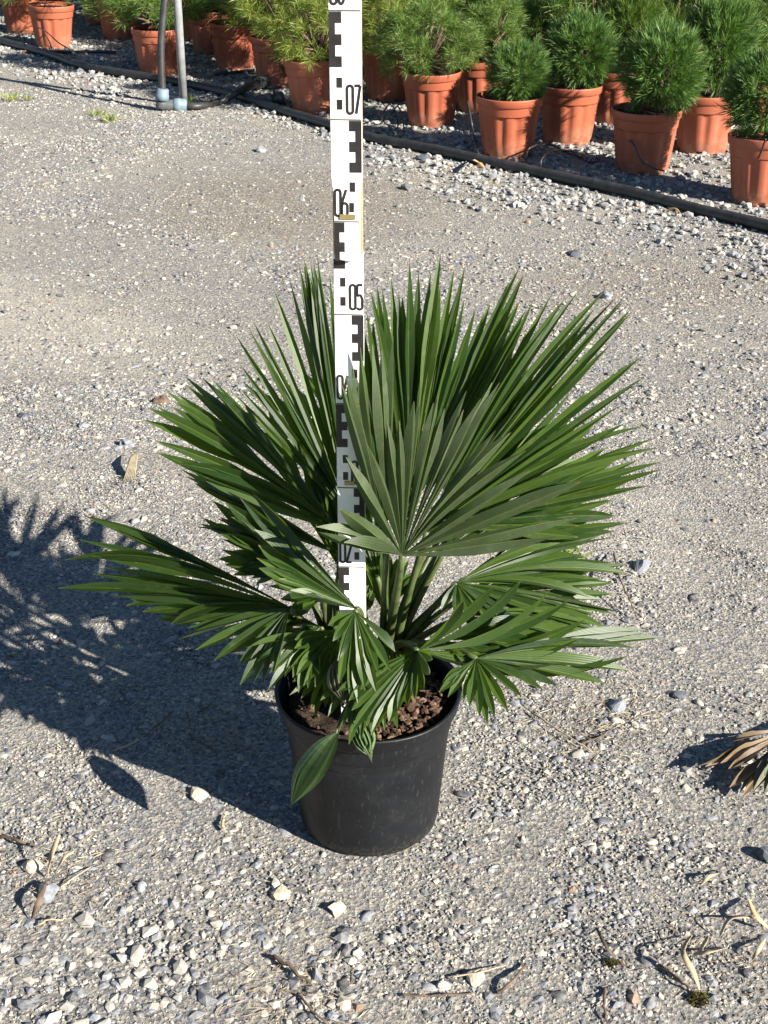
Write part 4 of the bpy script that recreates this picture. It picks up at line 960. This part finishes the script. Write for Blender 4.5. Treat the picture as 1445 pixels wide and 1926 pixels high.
def tuft(name, px, py, n, h, spread, mat, label, cat, seed=0, w=.0008, group=None):
    r = np.random.default_rng(seed); g = G(px, py); P = np.stack([r.normal(0, spread, n), r.normal(0, spread, n), np.zeros(n)], 1)
    D = np.stack([r.normal(0, .55, n), r.normal(0, .55, n), np.ones(n)*.9], 1)
    v, f = needles(P, D, r.uniform(.5, 1.1, n)*h, w, r, .1)
    return tag(link(name, mesh_np(name, v, f, M[mat]), None, tuple(g)), label, cat, group)
def moss(px, py, s, label, seed):
    r = np.random.default_rng(seed); N = r.normal(size=(700, 3)); N /= np.linalg.norm(N, axis=1, keepdims=True); N[:, 2] = np.abs(N[:, 2])
    P = N*s*np.array([1, .8, .75])*r.uniform(.55, 1, 700)[:, None]
    v, f = needles(P, N+r.normal(0, .5, N.shape), r.uniform(.25, .5, 700)*s, s*.045, r)
    cv_ = variants(ICO2, 1, .4)[0][0]*s*.72*np.array([1, .8, .7])
    t = empty('moss_tuft', tuple(G(px, py)), label, 'moss')
    link('cushion', mesh('cushion', cv_, ICO2[1], M['peat']), t); o = link('shoots', mesh_np('shoots', v, f, M['moss']), t); o['kind'] = 'stuff'
moss(1150, 1815, .0080, 'small olive moss tuft on the gravel at the lower right', 31)
moss(1315, 1884, .0115, 'larger dark moss tuft under the curled leaf strips near the bottom right', 32)
tuft('weed', 208, 228, 60, .05, .022, 'weed', 'yellow-green weed growing in the gravel left of the elbow coupling', 'weed', 1, .002)
tuft('weed', 184, 216, 50, .035, .02, 'weed', 'small green weed just left of the yellow-green weed', 'weed', 2, .002)
tuft('weed', 22, 190, 45, .06, .022, 'weed', 'sparse yellowish weed at the left edge below the hose', 'weed', 3, .002)
tuft('weed', 55, 190, 25, .05, .010, 'weed', 'tiny green weed right of the sparse yellowish weed', 'weed', 4, .002)
tuft('weed', 358, 196, 40, .07, .01, 'weed', 'thin green weed at the foot of the steel pole', 'weed', 5, .002)
tuft('weed', 1052, 1052, 60, .05, .02, 'weed', 'pale green weed showing behind the right palm leaves', 'weed', 6, .002)
# pale dry leaf at the left, a small folded fan
g0, g1 = G(262, 845, .03), G(243, 902, .004)
o = link('dry_leaf', mesh('dry_leaf', *join([tube([g0, (g0+g1)/2+np.array([dx*.5, 0, .012]), g1+np.array([dx, dx*.3, 0])], [.0012, .0035, .0008], 5) for dx in np.linspace(-.010, .010, 7)]), M['dull_straw']))
tag(o, 'pale dried folded leaf lying on the gravel left of the palm', 'dry leaf')
# fine plant litter: nobody could count it
n = 1500; X, Y = area(n, .95, 3.0, .15); a = rng.uniform(0, 6.28, n)
Zs = np.array([gz(x, y) for x, y in zip(X, Y)])+.0035
P = np.stack([X, Y, Zs], 1); D = np.stack([np.cos(a), np.sin(a), rng.normal(0, .12, n)], 1)
v, f = needles(P, D, rng.lognormal(math.log(.012), .5, n), .0006, rng)
tag(link('plant_litter', mesh_np('plant_litter', v, f, M['litter'])), kind='stuff')
n = 1400; k0 = rng.integers(0, 6, n); hub = np.array([G(1110,1375)[:2], G(1180,1330)[:2], G(420,1400)[:2], G(1330,1790)[:2], G(110,1660)[:2], G(560,1860)[:2]])[k0]
P = np.stack([hub[:, 0]+rng.normal(0, .05, n), hub[:, 1]+rng.normal(0, .04, n), np.full(n, .004)], 1); a = rng.uniform(0, 6.28, n)
D = np.stack([np.cos(a), np.sin(a), rng.normal(0, .12, n)], 1)
v, f = needles(P, D, rng.lognormal(math.log(.011), .5, n), .0006, rng)
tag(link('plant_litter', mesh_np('plant_litter', v, f, M['litter'])), kind='stuff')

# dead palm leaf at the right edge
hubd = G(1490, 1375, .030)
dl = empty('dead_palm_leaf', tuple(G(1490, 1375)), 'withered brown palm leaf lying on the gravel at the right edge', 'dead leaf')
PD = np.array(dl.location)
tipsd = [G(1395,1395,.012), G(1340,1432,.010), G(1310,1458,.008), G(1345,1440,.02), G(1352,1470,.012), G(1375,1505,.006), G(1395,1520,.006), G(1418,1505,.010), G(1445,1490,.02), G(1480,1480,.02)]
Sd = spline(tipsd, 22); rr = np.random.default_rng(77)
for i in range(22):
    a_, b_ = Sd[max(i-1, 0)], Sd[min(i+1, 21)]
    tp = hubd+(Sd[i]-hubd)*rr.uniform(.8, 1.05)+np.array([0, 0, rr.uniform(0, .02)])
    v, f, uv = leaflet_mesh(hubd-PD, tp-PD, .012, (b_-a_)+rr.normal(0, .004, 3), UP, .5, rr.uniform(.0, .08), rr.uniform(.0025, .0045), rr.uniform(-1.2, 1.2), curl=rr.uniform(-.05, .08))
    link('leaflet', mesh('leaflet', v, f, M['leaf_dead'] if rr.random() < .75 else M['leaf_faded'], uv=uv), dl)
link('petiole', mesh('petiole', *tube([hubd-PD, hubd-PD+np.array([.06, .06, -.01]), hubd-PD+np.array([.13, .12, -.035])], [.004, .0035, .003], 7), M['bark']), dl)
